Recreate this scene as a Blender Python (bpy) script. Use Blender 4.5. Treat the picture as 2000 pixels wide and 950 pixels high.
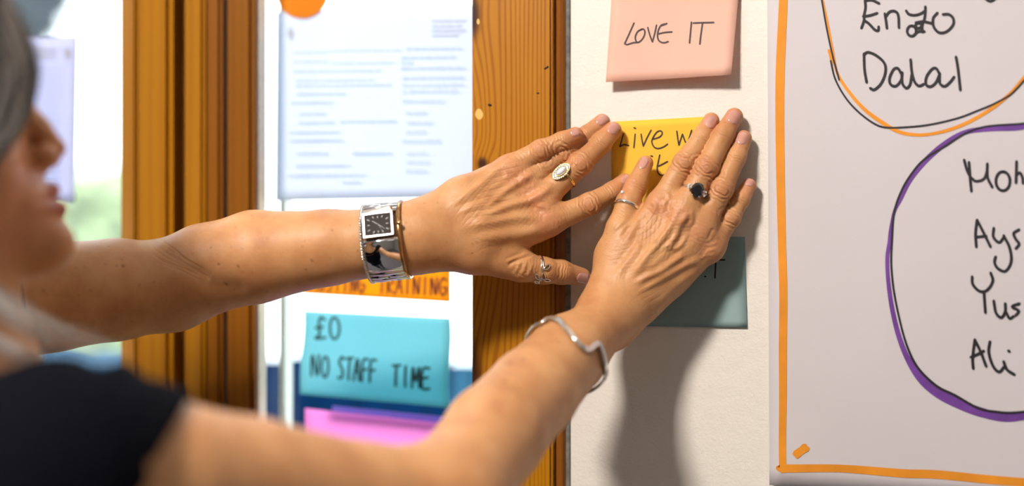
import bpy, bmesh, math, random
import numpy as np
from mathutils import Vector, Matrix

for _o in list(bpy.data.objects):
    bpy.data.objects.remove(_o, do_unlink=True)
SC = bpy.context.scene
COL = SC.collection
random.seed(7)
RNG = np.random.default_rng(7)

# ------------------------------------------------------------------ camera
# The papered wall is the plane y = 0, the room is on its -y side.
FPX = 2778.0                       # 50 mm lens on a 36 mm sensor, 2000 px wide
TH = math.radians(15.5)            # the camera looks a little to the left of straight on
CR = np.array([math.cos(TH), math.sin(TH), 0.0])
CF = np.array([-math.sin(TH), math.cos(TH), 0.0])
CU = np.array([0.0, 0.0, 1.0])
CAM = -1.147 * CF + np.array([0, 0, 1.45])
cam_d = bpy.data.cameras.new('camera')
cam = bpy.data.objects.new('camera', cam_d)
COL.objects.link(cam)
cam.location = CAM
cam.rotation_euler = (math.radians(90), 0, TH)
cam_d.lens = 50.0
cam_d.sensor_width = 36.0
cam_d.clip_start = 0.02
cam_d.dof.use_dof = True
cam_d.dof.focus_distance = 1.095
cam_d.dof.aperture_fstop = 1.6
SC.camera = cam

# ------------------------------------------------------------------ world, lamps, exposure
w = bpy.data.worlds.new('overcast_sky')
SC.world = w
w.use_nodes = True
bg = w.node_tree.nodes['Background']
bg.inputs['Color'].default_value = (0.90, 0.97, 1.0, 1)
bg.inputs['Strength'].default_value = 4.2

def area(name, loc, target, size, energy, color, size_y=None):
    d = bpy.data.lights.new(name, 'AREA')
    d.energy = energy
    d.color = color
    d.size = size
    if size_y:
        d.shape = 'RECTANGLE'
        d.size_y = size_y
    o = bpy.data.objects.new(name, d)
    COL.objects.link(o)
    o.location = loc
    o.rotation_euler = (Vector(target) - Vector(loc)).to_track_quat('-Z', 'Y').to_euler()
    return o

area('assumed_ceiling_light', (-0.42, -1.45, 2.63), (0.1, 0.0, 1.45), 0.26, 53, (1.0, 0.90, 0.80))  # unseen warm key lamp, assumed from the way the shadows fall
area('assumed_side_daylight', (-1.62, -1.55, 1.62), (0.1, -0.1, 1.4), 0.7, 10, (0.70, 0.78, 1.0), 1.0)  # added cool lamp for assumed daylight; the left wall has no window
area('room_fill_light', (1.4, -2.4, 2.63), (1.2, -1.2, 0.8), 1.2, 6, (1.0, 0.88, 0.74))  # added weak warm ambient fill, no lamp known there

sun_d = bpy.data.lights.new('sun', 'SUN'); sun_d.energy = 5.0; sun_d.angle = 0.01; sun_d.color = (1.0, 0.97, 0.92)  # sun added to brighten the garden outside
sun = bpy.data.objects.new('sun', sun_d); COL.objects.link(sun)
sun.location = (0, -6, 8)
sun.rotation_euler = Vector((0.25, 0.72, -0.65)).to_track_quat('-Z', 'Y').to_euler()

SC.view_settings.view_transform = 'Standard'
SC.view_settings.look = 'None'
SC.view_settings.exposure = 0.0
SC.view_settings.gamma = 1.0
SC.view_settings.use_curve_mapping = False
SC.cycles.use_denoising = True
SC.cycles.max_bounces = 8
SC.cycles.transparent_max_bounces = 12
SC.cycles.sample_clamp_indirect = 6.0
SC.cycles.caustics_reflective = False
SC.cycles.caustics_refractive = False

# ------------------------------------------------------------------ geometry helpers
def ray(u, v):
    return CF + CR * ((u - 1000.0) / FPX) + CU * ((475.0 - v) / FPX)

def W(u, v, d=0.0):
    """world point (m) seen at pixel u,v that stands d mm in front of the wall plane"""
    D = ray(u, v)
    t = (-d * 0.001 - CAM[1]) / D[1]
    return CAM + D * t

def Wm(u, v, d=0.0):
    return W(u, v, d) * 1000.0

def PZ(u, v, z):
    """world point (m) at pixel u,v, z metres along the camera axis"""
    return CAM + ray(u, v) * z

def project(P):
    """world metres -> pixels and depth (arrays)"""
    q = P - CAM
    z = q @ CF
    return 1000 + FPX * (q @ CR) / z, 475 - FPX * (q @ CU) / z, z

def tag(o, label=None, cat=None, group=None, kind=None):
    if label: o['label'] = label
    if cat: o['category'] = cat
    if group: o['group'] = group
    if kind: o['kind'] = kind
    return o

def link(name, me, mat=None, parent=None, smooth=False):
    o = bpy.data.objects.new(name, me)
    COL.objects.link(o)
    if mat is not None:
        for m in (mat if isinstance(mat, (list, tuple)) else [mat]):
            me.materials.append(m)
    if parent is not None:
        o.parent = parent
        o.matrix_parent_inverse = parent.matrix_world.inverted() if parent.type != 'EMPTY' else Matrix.Translation(-Vector(parent.location))
    if smooth:
        me.polygons.foreach_set('use_smooth', np.ones(len(me.polygons), dtype=bool))
    me.update()
    return o

def from_data(name, V, Fc, mat=None, parent=None, smooth=False):
    me = bpy.data.meshes.new(name)
    me.from_pydata([tuple(map(float, p)) for p in V], [], [tuple(map(int, f)) for f in Fc])
    me.update()
    return link(name, me, mat, parent, smooth)

def from_bm(name, bm, mat=None, parent=None, smooth=False):
    me = bpy.data.meshes.new(name)
    bm.to_mesh(me)
    bm.free()
    return link(name, me, mat, parent, smooth)

def empty(name, loc=(0, 0, 0)):
    o = bpy.data.objects.new(name, None)
    COL.objects.link(o)
    o.location = loc
    o.empty_display_size = 0.02
    return o

def box_bm(bm, lo, hi, bev=0.0):
    lo = Vector(lo); hi = Vector(hi)
    r = bmesh.ops.create_cube(bm, size=1.0)
    bmesh.ops.scale(bm, verts=r['verts'], vec=hi - lo)
    bmesh.ops.translate(bm, verts=r['verts'], vec=(hi + lo) / 2)
    if bev:
        es = list({e for v in r['verts'] for e in v.link_edges})
        bmesh.ops.bevel(bm, geom=es, offset=bev, segments=2, affect='EDGES', profile=0.6)

def box(name, lo, hi, mat, parent=None, bev=0.0):
    bm = bmesh.new()
    box_bm(bm, lo, hi, bev)
    return from_bm(name, bm, mat, parent, smooth=False)

def smooth_path(pts, step=None, n=8, closed=False):
    P = np.array(pts, dtype=float)
    if len(P) < 3:
        t = np.linspace(0, 1, n + 1)[:, None]
        return P[0] * (1 - t) + P[-1] * t
    out = []
    N = len(P)
    rng_ = range(N if closed else N - 1)
    for i in rng_:
        if closed:
            p0, p1, p2, p3 = P[(i - 1) % N], P[i], P[(i + 1) % N], P[(i + 2) % N]
        else:
            p1, p2 = P[i], P[i + 1]
            p0 = P[i - 1] if i > 0 else 2 * p1 - p2
            p3 = P[i + 2] if i + 2 < N else 2 * p2 - p1
        for k in range(n):
            t = k / n
            out.append(0.5 * ((2 * p1) + (-p0 + p2) * t + (2 * p0 - 5 * p1 + 4 * p2 - p3) * t * t + (-p0 + 3 * p1 - 3 * p2 + p3) * t ** 3))
    if not closed:
        out.append(P[-1])
    return np.array(out)

def tube(path, r, seg=8, closed=False, flat=1.0, ref=None, cap=True):
    """V,F of a swept tube. r scalar or per point. flat squashes along the ref direction."""
    P = np.array(path, dtype=float)
    n = len(P)
    R = np.full(n, r) if np.isscalar(r) else np.array(r, dtype=float)
    T = np.roll(P, -1, 0) - np.roll(P, 1, 0) if closed else np.gradient(P, axis=0)
    T /= np.linalg.norm(T, axis=1)[:, None] + 1e-12
    V = []
    N0 = None
    for i in range(n):
        if ref is not None:
            a = np.array(ref[i] if np.ndim(ref) == 2 else ref, dtype=float)
        else:
            a = N0 if N0 is not None else (np.array([0, 0, 1.0]) if abs(T[i][2]) < 0.9 else np.array([1.0, 0, 0]))
        a = a - T[i] * (a @ T[i])
        a /= np.linalg.norm(a) + 1e-12
        N0 = a
        b = np.cross(T[i], a)
        for k in range(seg):
            an = 2 * math.pi * k / seg
            V.append(P[i] + R[i] * (a * math.cos(an) * flat + b * math.sin(an)))
    Fc = []
    for i in range(n if closed else n - 1):
        j = (i + 1) % n
        for k in range(seg):
            l = (k + 1) % seg
            Fc.append((i * seg + k, i * seg + l, j * seg + l, j * seg + k))
    if cap and not closed:
        Fc.append(tuple(range(seg - 1, -1, -1)))
        Fc.append(tuple((n - 1) * seg + k for k in range(seg)))
    return np.array(V), Fc

class MB:
    """collects shapes into ONE mesh"""
    def __init__(s): s.V = []; s.F = []; s.M = []; s.n = 0
    def add(s, V, Fc, m=0):
        V = np.asarray(V, dtype=float)
        s.V.append(V); s.F += [tuple(int(i) + s.n for i in f) for f in Fc]; s.M += [m] * len(Fc); s.n += len(V)
        return s
    def tube(s, *a, m=0, **k): return s.add(*tube(*a, **k), m=m)
    def ball(s, c, r, seg=10, m=0):
        V = []; Fc = []
        rr = np.array([r] * 3 if np.isscalar(r) else r)
        h = seg // 2
        for i in range(h + 1):
            a = math.pi * i / h
            for k in range(seg):
                b = 2 * math.pi * k / seg
                V.append(np.array(c) + rr * np.array([math.sin(a) * math.cos(b), math.sin(a) * math.sin(b), math.cos(a)]))
        for i in range(h):
            for k in range(seg):
                l = (k + 1) % seg
                Fc.append((i * seg + k, (i + 1) * seg + k, (i + 1) * seg + l, i * seg + l))
        return s.add(V, Fc, m)
    def box(s, c, ax, half, m=0):
        """oriented box: centre, 3 axes (rows), half sizes"""
        V = [np.array(c) + sx * half[0] * ax[0] + sy * half[1] * ax[1] + sz * half[2] * ax[2] for sx in (-1, 1) for sy in (-1, 1) for sz in (-1, 1)]
        Fc = [(0, 1, 3, 2), (4, 6, 7, 5), (0, 4, 5, 1), (2, 3, 7, 6), (0, 2, 6, 4), (1, 5, 7, 3)]
        return s.add(V, Fc, m)
    def build(s, name, mat, parent=None, smooth=True):
        o = from_data(name, np.concatenate(s.V), s.F, mat, parent, smooth)
        if max(s.M) > 0:
            o.data.polygons.foreach_set('material_index', np.array(s.M, dtype=np.int32))
        bm = bmesh.new(); bm.from_mesh(o.data)
        bmesh.ops.recalc_face_normals(bm, faces=bm.faces)
        bm.to_mesh(o.data); bm.free()
        return o

# ------------------------------------------------------------------ materials
def mat_new(name):
    m = bpy.data.materials.new(name)
    m.use_nodes = True
    nt = m.node_tree
    return m, nt, nt.nodes['Principled BSDF']

def nd(nt, typ, **kw):
    n = nt.nodes.new(typ)
    for k, v in kw.items():
        if k.startswith('i_'):
            key = k[2:]
            n.inputs[int(key) if key.isdigit() else key.replace('_', ' ')].default_value = v
        else:
            setattr(n, k, v)
    return n

def mth(nt, op, a, b=None, c=None):
    n = nd(nt, 'ShaderNodeMath', operation=op)
    for i, x in enumerate((a, b, c)):
        if x is None: continue
        if isinstance(x, (int, float)): n.inputs[i].default_value = x
        else: nt.links.new(x, n.inputs[i])
    return n.outputs[0]

def mixc(nt, fac, a, b, mode='MIX'):
    n = nd(nt, 'ShaderNodeMix', data_type='RGBA', blend_type=mode)
    for idx, x in ((0, fac), (6, a), (7, b)):
        if isinstance(x, (int, float)): n.inputs[idx].default_value = x
        elif isinstance(x, tuple): n.inputs[idx].default_value = (*x[:3], 1)
        else: nt.links.new(x, n.inputs[idx])
    return n.outputs[2]

def ramp(nt, fac, stops):
    n = nd(nt, 'ShaderNodeValToRGB')
    nt.links.new(fac, n.inputs[0])
    els = n.color_ramp.elements
    while len(els) < len(stops): els.new(0.5)
    for e, (p, c) in zip(els, stops):
        e.position = p
        e.color = (*c, 1) if len(c) == 3 else c
    return n.outputs[0]

def coords(nt, scale=(1, 1, 1), kind='Object', loc=(0, 0, 0)):
    tc = nd(nt, 'ShaderNodeTexCoord')
    mp = nd(nt, 'ShaderNodeMapping')
    mp.inputs['Scale'].default_value = scale
    mp.inputs['Location'].default_value = loc
    nt.links.new(tc.outputs[kind], mp.inputs['Vector'])
    return mp.outputs[0]

def noise(nt, vec, scale, detail=3, rough=0.5, dist=0.0):
    n = nd(nt, 'ShaderNodeTexNoise')
    nt.links.new(vec, n.inputs['Vector'])
    n.inputs['Scale'].default_value = scale
    n.inputs['Detail'].default_value = detail
    n.inputs['Roughness'].default_value = rough
    n.inputs['Distortion'].default_value = dist
    return n.outputs[0]

def bump(nt, bsdf, h, strength, dist=0.001):
    b = nd(nt, 'ShaderNodeBump')
    b.inputs['Strength'].default_value = strength
    b.inputs['Distance'].default_value = dist
    nt.links.new(h, b.inputs['Height'])
    nt.links.new(b.outputs[0], bsdf.inputs['Normal'])
    return b

def simple(name, col, rough=0.5, metal=0.0, nscale=200, namp=0.06, bumpd=0.0, **kw):
    m, nt, b = mat_new(name)
    v = coords(nt)
    n = noise(nt, v, nscale, 3)
    c2 = tuple(max(0, x * (1 - namp)) for x in col)
    c1 = tuple(min(1, x * (1 + namp)) for x in col)
    nt.links.new(ramp(nt, n, [(0.3, c2), (0.7, c1)]), b.inputs['Base Color'])
    b.inputs['Roughness'].default_value = rough
    b.inputs['Metallic'].default_value = metal
    for k, x in kw.items():
        b.inputs[k.replace('_', ' ')].default_value = x
    if bumpd:
        bump(nt, b, n, 0.5, bumpd)
    return m

def paper_mat(name, col, trans=0.35, nscale=60, namp=0.03, back=None):
    """thin paper: diffuse front plus light let through from behind"""
    m, nt, b = mat_new(name)
    v = coords(nt)
    n = noise(nt, v, nscale, 4)
    c = ramp(nt, n, [(0.25, tuple(x * (1 - namp) for x in col)), (0.75, tuple(min(1, x * (1 + namp)) for x in col))])
    nt.links.new(c, b.inputs['Base Color'])
    b.inputs['Roughness'].default_value = 0.75
    b.inputs['Specular IOR Level'].default_value = 0.2
    n2 = noise(nt, v, 900, 3)
    bump(nt, b, n2, 0.15, 0.0004)
    tr = nd(nt, 'ShaderNodeBsdfTranslucent')
    if back: tr.inputs['Color'].default_value = (*back, 1)
    else: nt.links.new(c, tr.inputs['Color'])
    mx = nd(nt, 'ShaderNodeMixShader')
    mx.inputs[0].default_value = trans
    nt.links.new(b.outputs[0], mx.inputs[1])
    nt.links.new(tr.outputs[0], mx.inputs[2])
    nt.links.new(mx.outputs[0], nt.nodes['Material Output'].inputs['Surface'])
    return m

def wood_mat(name, light, dark, period=0.0034, cx=0.0, knots=(), spots=(), ddir='X', rough=0.38, mix2=0.5, coat=0.08, spec=0.3):
    """varnished pine, grain along z; knots / filler spots = (x, z, rx, rz)"""
    m, nt, b = mat_new(name)
    tc = nd(nt, 'ShaderNodeTexCoord')
    sep = nd(nt, 'ShaderNodeSeparateXYZ')
    nt.links.new(tc.outputs['Object'], sep.inputs[0])
    x, y, z = sep.outputs
    stre = coords(nt, (1, 1, 0.10))
    warp = noise(nt, stre, 18, 2, 0.5)
    xs = mth(nt, 'ADD', x, mth(nt, 'MULTIPLY', mth(nt, 'SUBTRACT', warp, 0.5), 0.016))
    warp2 = noise(nt, coords(nt, (1, 1, 0.02)), 55, 1, 0.5)
    xs = mth(nt, 'ADD', xs, mth(nt, 'MULTIPLY', mth(nt, 'SUBTRACT', warp2, 0.5), 0.010))
    kd = None
    for (kx, kz, rx, rz) in knots:
        dx = mth(nt, 'DIVIDE', mth(nt, 'SUBTRACT', x, kx), rx)
        dz = mth(nt, 'DIVIDE', mth(nt, 'SUBTRACT', z, kz), rz)
        r2 = mth(nt, 'ADD', mth(nt, 'MULTIPLY', dx, dx), mth(nt, 'MULTIPLY', dz, dz))
        g = mth(nt, 'EXPONENT', mth(nt, 'MULTIPLY', r2, -0.16))
        xs = mth(nt, 'ADD', xs, mth(nt, 'MULTIPLY', mth(nt, 'MULTIPLY', g, rx), 1.5))
        k = mth(nt, 'LESS_THAN', r2, 1.0)
        k = mth(nt, 'MULTIPLY', mth(nt, 'EXPONENT', mth(nt, 'MULTIPLY', mth(nt, 'MULTIPLY', r2, r2), -1.2)), 0.97)
        kd = k if kd is None else mth(nt, 'MAXIMUM', kd, k)
    cb = nd(nt, 'ShaderNodeCombineXYZ')
    nt.links.new(xs, cb.inputs[0]); nt.links.new(mth(nt, 'MULTIPLY', y, 1.0), cb.inputs[1]); nt.links.new(mth(nt, 'MULTIPLY', z, 0.012), cb.inputs[2])
    wv = nd(nt, 'ShaderNodeTexWave', wave_type='BANDS', bands_direction='X', wave_profile='SIN')
    nt.links.new(cb.outputs[0], wv.inputs['Vector'])
    wv.inputs['Scale'].default_value = 0.314 / period
    wv.inputs['Distortion'].default_value = 2.2
    wv.inputs['Detail'].default_value = 3
    wv.inputs['Detail Scale'].default_value = 0.5
    fib = noise(nt, coords(nt, (1, 1, 0.02)), 900, 4, 0.6)
    big = noise(nt, coords(nt, (1, 1, 0.12)), 28, 3, 0.5)
    line = ramp(nt, wv.outputs[0], [(0.0, (0, 0, 0)), (0.62, (0.12, 0.12, 0.12)), (0.9, (1, 1, 1))])
    fac = mth(nt, 'MULTIPLY', line, mth(nt, 'MULTIPLY_ADD', big, 0.9, 0.25))
    mid = tuple(a * (1 - mix2) + c * mix2 for a, c in zip(light, dark))
    base = mixc(nt, big, light, mid)
    c = mixc(nt, fac, base, dark)
    c = mixc(nt, mth(nt, 'MULTIPLY', fib, 0.35), c, dark)
    if kd is not None:
        c = mixc(nt, kd, c, (0.035, 0.008, 0.002))
    for (kx, kz, rx, rz) in spots:
        wob = mth(nt, 'MULTIPLY', mth(nt, 'SUBTRACT', noise(nt, coords(nt), 160, 2), 0.5), 1.3)
        dx = mth(nt, 'DIVIDE', mth(nt, 'SUBTRACT', x, kx), rx)
        dz = mth(nt, 'DIVIDE', mth(nt, 'SUBTRACT', z, kz), rz)
        r2 = mth(nt, 'ADD', mth(nt, 'ADD', mth(nt, 'MULTIPLY', dx, dx), mth(nt, 'MULTIPLY', dz, dz)), wob)
        k = ramp(nt, r2, [(0.75, (1, 1, 1)), (1.0, (0, 0, 0))])
        c = mixc(nt, mth(nt, 'MULTIPLY', k, 0.9), c, (0.78, 0.52, 0.16))
    nt.links.new(c, b.inputs['Base Color'])
    b.inputs['Roughness'].default_value = rough
    b.inputs['Coat Weight'].default_value = coat
    b.inputs['Coat Roughness'].default_value = 0.3
    b.inputs['Specular IOR Level'].default_value = spec
    bump(nt, b, mth(nt, 'ADD', fac, mth(nt, 'MULTIPLY', fib, 0.5)), 0.25, 0.0004)
    return m

def plaster_mat(name, col):
    m, nt, b = mat_new(name)
    v = coords(nt)
    n1 = noise(nt, v, 420, 4, 0.6)
    n2 = noise(nt, v, 90, 3, 0.5)
    n3 = noise(nt, v, 9, 3)
    c = ramp(nt, n3, [(0.3, tuple(x * 0.97 for x in col)), (0.7, col)])
    vo = nd(nt, 'ShaderNodeTexVoronoi', feature='F1')
    vo.inputs['Scale'].default_value = 26
    nt.links.new(v, vo.inputs['Vector'])
    pick = mth(nt, 'LESS_THAN', noise(nt, v, 13, 1), 0.40)
    sp = mth(nt, 'MULTIPLY', mth(nt, 'LESS_THAN', vo.outputs['Distance'], 0.022), pick)
    c = mixc(nt, mth(nt, 'MULTIPLY', sp, 0.85), c, (0.05, 0.045, 0.04))
    nt.links.new(c, b.inputs['Base Color'])
    b.inputs['Roughness'].default_value = 0.55
    bump(nt, b, mth(nt, 'ADD', n1, mth(nt, 'MULTIPLY', n2, 1.5)), 0.35, 0.0012)
    return m

def metal_mat(name, col, rough=0.15):
    m, nt, b = mat_new(name)
    v = coords(nt)
    n = noise(nt, v, 800, 2)
    nt.links.new(ramp(nt, n, [(0.3, tuple(x * 0.92 for x in col)), (0.7, col)]), b.inputs['Base Color'])
    b.inputs['Metallic'].default_value = 1.0
    nt.links.new(mth(nt, 'MULTIPLY_ADD', n, 0.12, rough - 0.05), b.inputs['Roughness'])
    return m

def glass_mat(name):
    m, nt, b = mat_new(name)
    t = nd(nt, 'ShaderNodeBsdfTransparent')
    t.inputs[0].default_value = (0.96, 0.985, 0.98, 1)
    g = nd(nt, 'ShaderNodeBsdfGlossy')
    g.inputs['Roughness'].default_value = 0.02
    lw = nd(nt, 'ShaderNodeLayerWeight'); lw.inputs[0].default_value = 0.5
    fr = mth(nt, 'MULTIPLY_ADD', mth(nt, 'POWER', lw.outputs['Facing'], 5.0), 0.6, 0.025)
    mx = nd(nt, 'ShaderNodeMixShader')
    nt.links.new(fr, mx.inputs[0])
    nt.links.new(t.outputs[0], mx.inputs[1]); nt.links.new(g.outputs[0], mx.inputs[2])
    nt.links.new(mx.outputs[0], nt.nodes['Material Output'].inputs['Surface'])
    return m

M = {}
M['wall'] = plaster_mat('cream_painted_plaster', (0.83, 0.79, 0.735))
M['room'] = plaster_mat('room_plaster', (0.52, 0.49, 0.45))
M['ceiling'] = simple('white_ceiling', (0.78, 0.77, 0.75), 0.8)
M['floor'] = simple('grey_carpet', (0.20, 0.19, 0.20), 0.95, nscale=400, namp=0.3, bumpd=0.002)
M['glass'] = glass_mat('window_glass')
M['gap'] = simple('grey_sealant', (0.17, 0.165, 0.15), 0.7, nscale=150, namp=0.35)
M['lit_bead'] = simple('daylit_edge_cream', (0.90, 0.85, 0.72), 0.5)  # daylight along the stile's edge put in as a bright cream tone
M['white_frame'] = simple('white_glazing_bar', (0.72, 0.74, 0.76), 0.4)
M['wood_stile'] = wood_mat('brown_pine_stile', (0.24, 0.085, 0.003), (0.18, 0.058, 0.002), 0.009, coat=0.0, spec=0.12, rough=0.5)
M['wood_gold'] = wood_mat('golden_pine', (0.37, 0.155, 0.002), (0.28, 0.105, 0.002), 0.011, coat=0.0, spec=0.12, rough=0.5)
M['ink'] = simple('black_ink', (0.012, 0.010, 0.014), 0.6)
M['pen'] = simple('dark_pen', (0.028, 0.012, 0.018), 0.6)
M['ink_blue'] = simple('teal_black_marker', (0.012, 0.06, 0.075), 0.7)
M['ink_brown'] = simple('brown_marker', (0.22, 0.05, 0.008), 0.7)
M['marker_orange'] = simple('orange_marker', (0.78, 0.28, 0.012), 0.65, nscale=40, namp=0.10)
M['marker_purple'] = simple('purple_marker', (0.15, 0.045, 0.30), 0.65, nscale=60, namp=0.22)
M['print'] = paper_mat('pale_blue_print', (0.62, 0.69, 0.85), 0.50, 60, 0.02, back=(0.54, 0.65, 0.91))
M['print_grey'] = paper_mat('grey_print', (0.62, 0.63, 0.64), 0.5, 60, 0.02, back=(0.54, 0.58, 0.66))
M['poster'] = paper_mat('flipchart_paper', (0.69, 0.650, 0.690), 0.08, 12, 0.02)
M['sheet'] = paper_mat('white_copier_paper', (0.82, 0.85, 0.93), 0.50, 30, 0.015, back=(0.70, 0.78, 0.97))
M['sheet_grey'] = paper_mat('lavender_copier_paper', (0.70, 0.73, 0.88), 0.40, 30, 0.015, back=(0.50, 0.56, 0.86))
M['note_pink'] = paper_mat('peach_note_paper', (0.96, 0.66, 0.535), 0.30, 25, 0.04, back=(0.95, 0.28, 0.05))
M['note_yellow'] = paper_mat('yellow_note_paper', (0.99, 0.59, 0.065), 0.12, 30, 0.03)
M['note_blue'] = paper_mat('grey_blue_note_paper', (0.33, 0.48, 0.49), 0.15, 30, 0.04)
M['note_orange'] = paper_mat('orange_note_paper', (0.97, 0.46, 0.02), 0.60, 30, 0.03, back=(1.0, 0.54, 0.012))
M['note_teal'] = paper_mat('teal_note_paper', (0.32, 0.74, 0.84), 0.48, 18, 0.06, back=(0.24, 0.72, 0.84))
M['note_magenta'] = paper_mat('magenta_note_paper', (0.99, 0.45, 0.84), 0.80, 25, 0.03, back=(1.0, 0.50, 0.84))
M['note_lilac'] = paper_mat('lilac_note_paper', (0.52, 0.45, 0.85), 0.35, 25, 0.03, back=(0.50, 0.35, 0.95))
M['disc'] = paper_mat('orange_card', (0.85, 0.27, 0.015), 0.25, 25, 0.03, back=(0.4, 0.12, 0.01))
M['silver'] = metal_mat('polished_silver', (0.86, 0.84, 0.82), 0.14)
M['chrome'] = metal_mat('chrome', (0.80, 0.80, 0.84), 0.07)
M['gold'] = metal_mat('yellow_gold', (0.90, 0.62, 0.25), 0.16)
M['bronze'] = metal_mat('bronze_rim', (0.55, 0.33, 0.14), 0.2)
M['dial'] = simple('grey_dial', (0.075, 0.058, 0.062), 0.8, Specular_IOR_Level=0.05)
M['dial_white'] = simple('white_enamel', (0.82, 0.80, 0.78), 0.6)
M['stone_white'] = simple('white_moonstone', (0.86, 0.88, 0.95), 0.08, Coat_Weight=1.0)
M['stone_dark'] = simple('dark_smoky_stone', (0.012, 0.012, 0.014), 0.04, Coat_Weight=1.0)
M['crystal'] = simple('clear_crystal', (0.75, 0.76, 0.78), 0.05, Coat_Weight=1.0)
M['gap_mark_black'] = simple('gap_shade_and_mark_black', (0.012, 0.010, 0.010), 0.4)  # flat black: painted shade of gaps, also splinter marks and nail hole
M['shirt'] = simple('black_cotton', (0.0035, 0.004, 0.007), 0.9, nscale=500, namp=0.3, bumpd=0.0006, Specular_IOR_Level=0.04)
M['trousers'] = simple('dark_denim', (0.02, 0.025, 0.04), 0.9, nscale=600, namp=0.3)
M['shoe'] = simple('black_leather', (0.02, 0.018, 0.018), 0.4)
# ------------------------------------------------------------------ room shell
def structure(o):
    o['kind'] = 'structure'
    return o

XR = W(921, 475, 0)[0] + 0.030          # right jamb of the window opening
XL = -1.55                               # left end of the opening
ZB, ZT = 0.92, 2.25                      # sill and head of the opening
RX0, RX1, RY0, RZ1 = -1.75, 2.9, -3.4, 2.7
WT = 0.16
def wall_back_mesh():
    bm = bmesh.new()
    box_bm(bm, (XR, 0, 0), (RX1, WT, RZ1))
    box_bm(bm, (RX0, 0, 0), (XL, WT, RZ1))
    box_bm(bm, (XL, 0, 0), (XR, WT, ZB))
    box_bm(bm, (XL, 0, ZT), (XR, WT, RZ1))
    return bm
structure(from_bm('wall_back', wall_back_mesh(), M['wall']))
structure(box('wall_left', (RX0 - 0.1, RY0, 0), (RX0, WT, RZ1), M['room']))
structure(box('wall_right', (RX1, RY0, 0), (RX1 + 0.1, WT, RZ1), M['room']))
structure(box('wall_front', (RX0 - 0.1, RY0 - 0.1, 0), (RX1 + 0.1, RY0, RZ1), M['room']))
structure(box('floor', (RX0 - 0.1, RY0 - 0.1, -0.1), (RX1 + 0.1, WT, 0), M['floor']))
structure(box('ceiling', (RX0 - 0.1, RY0 - 0.1, RZ1), (RX1 + 0.1, WT, RZ1 + 0.1), M['ceiling']))

# ------------------------------------------------------------------ window timber
def xat(u, d): return W(u, 475, d)[0]

def extrude_profile(name, prof, z0, z1, mat, parent=None, bev=0.0015):
    """prof: list of (x,y) clockwise seen from above -> vertical member"""
    bm = bmesh.new()
    vs = [bm.verts.new((x, y, z0)) for x, y in prof]
    f = bm.faces.new(vs)
    r = bmesh.ops.extrude_face_region(bm, geom=[f])
    bmesh.ops.translate(bm, verts=[g for g in r['geom'] if isinstance(g, bmesh.types.BMVert)], vec=(0, 0, z1 - z0))
    bmesh.ops.recalc_face_normals(bm, faces=bm.faces)
    if bev:
        es = [e for e in bm.edges if abs(e.verts[0].co.z - e.verts[1].co.z) > 0.1]
        bmesh.ops.bevel(bm, geom=es, offset=bev, segments=2, affect='EDGES')
    return from_bm(name, bm, mat, parent)

# right-hand casing (the pine post the left hand crosses)
PD = 14.0                                # mm the casing stands proud of the plaster
xa, xb = xat(921, PD), xat(1078, PD)
kz = lambda v: W(940, v, PD)[2]
kx = lambda u: xat(u, PD)
M['wood_post'] = wood_mat('orange_varnished_pine', (0.54, 0.235, 0.003), (0.27, 0.082, 0.002), 0.0040,
    knots=[(kx(942), kz(320), 0.0048, 0.0058), (kx(921), kz(735), 0.010, 0.030), (kx(925), kz(30), 0.006, 0.020)],
    spots=[(kx(936), kz(223), 0.0036, 0.0046), (kx(934), kz(42), 0.0012, 0.0024)])
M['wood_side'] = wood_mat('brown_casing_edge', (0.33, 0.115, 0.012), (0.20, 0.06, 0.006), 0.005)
post = structure(extrude_profile('trim_1', [(xa, 0.07), (xa, -PD / 1000), (xb, -PD / 1000), (xb + 0.001, 0.0), (xb + 0.001, 0.07)], ZB - 0.2, ZT + 0.05, M['wood_post'], None, 0.002))
xe = xat(1103, 4)
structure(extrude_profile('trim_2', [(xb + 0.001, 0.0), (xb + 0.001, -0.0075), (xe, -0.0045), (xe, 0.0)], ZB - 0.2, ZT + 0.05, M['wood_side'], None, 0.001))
structure(extrude_profile('trim_3', [(xe, 0.0), (xe, -0.0022), (xat(1112, 1), -0.0015), (xat(1115, 0), 0.0)], ZB - 0.2, ZT + 0.05, M['gap'], None, 0))
# fine flaws on the casing: two splinter marks and a filled nail hole
for (u0, v0, u1, v1, r) in ((1063, 135, 1071, 130, 0.0008), (1048, 182, 1053, 182, 0.0006), (956, 207, 957, 203, 0.0016)):
    mb = MB(); mb.tube([W(u0, v0, PD + 0.1), W(u1, v1, PD + 0.1)], r, 6, flat=0.3, ref=np.array([0, 1.0, 0]))
    mb.build('scratch', M['gap_mark_black'], post)

# windows: window_1 right of the mullion, window_2 left of it
GY = -72.0                               # glass plane, mm (behind the plaster)
win1 = structure(empty('window_1', (xat(700, GY), -GY / 1000, ZB)))
win2 = structure(empty('window_2', (xat(60, GY), -GY / 1000, ZB)))
def member(name, u0, d0, u1, d1, depth, mat, parent, bev=0.002):
    x0, x1 = xat(u0, d0), xat(u1, d1)
    return extrude_profile(name, [(x0, depth), (x0, -d0 / 1000), (x1, -d1 / 1000), (x1, depth)], ZB, ZT, mat, parent, bev)
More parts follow.
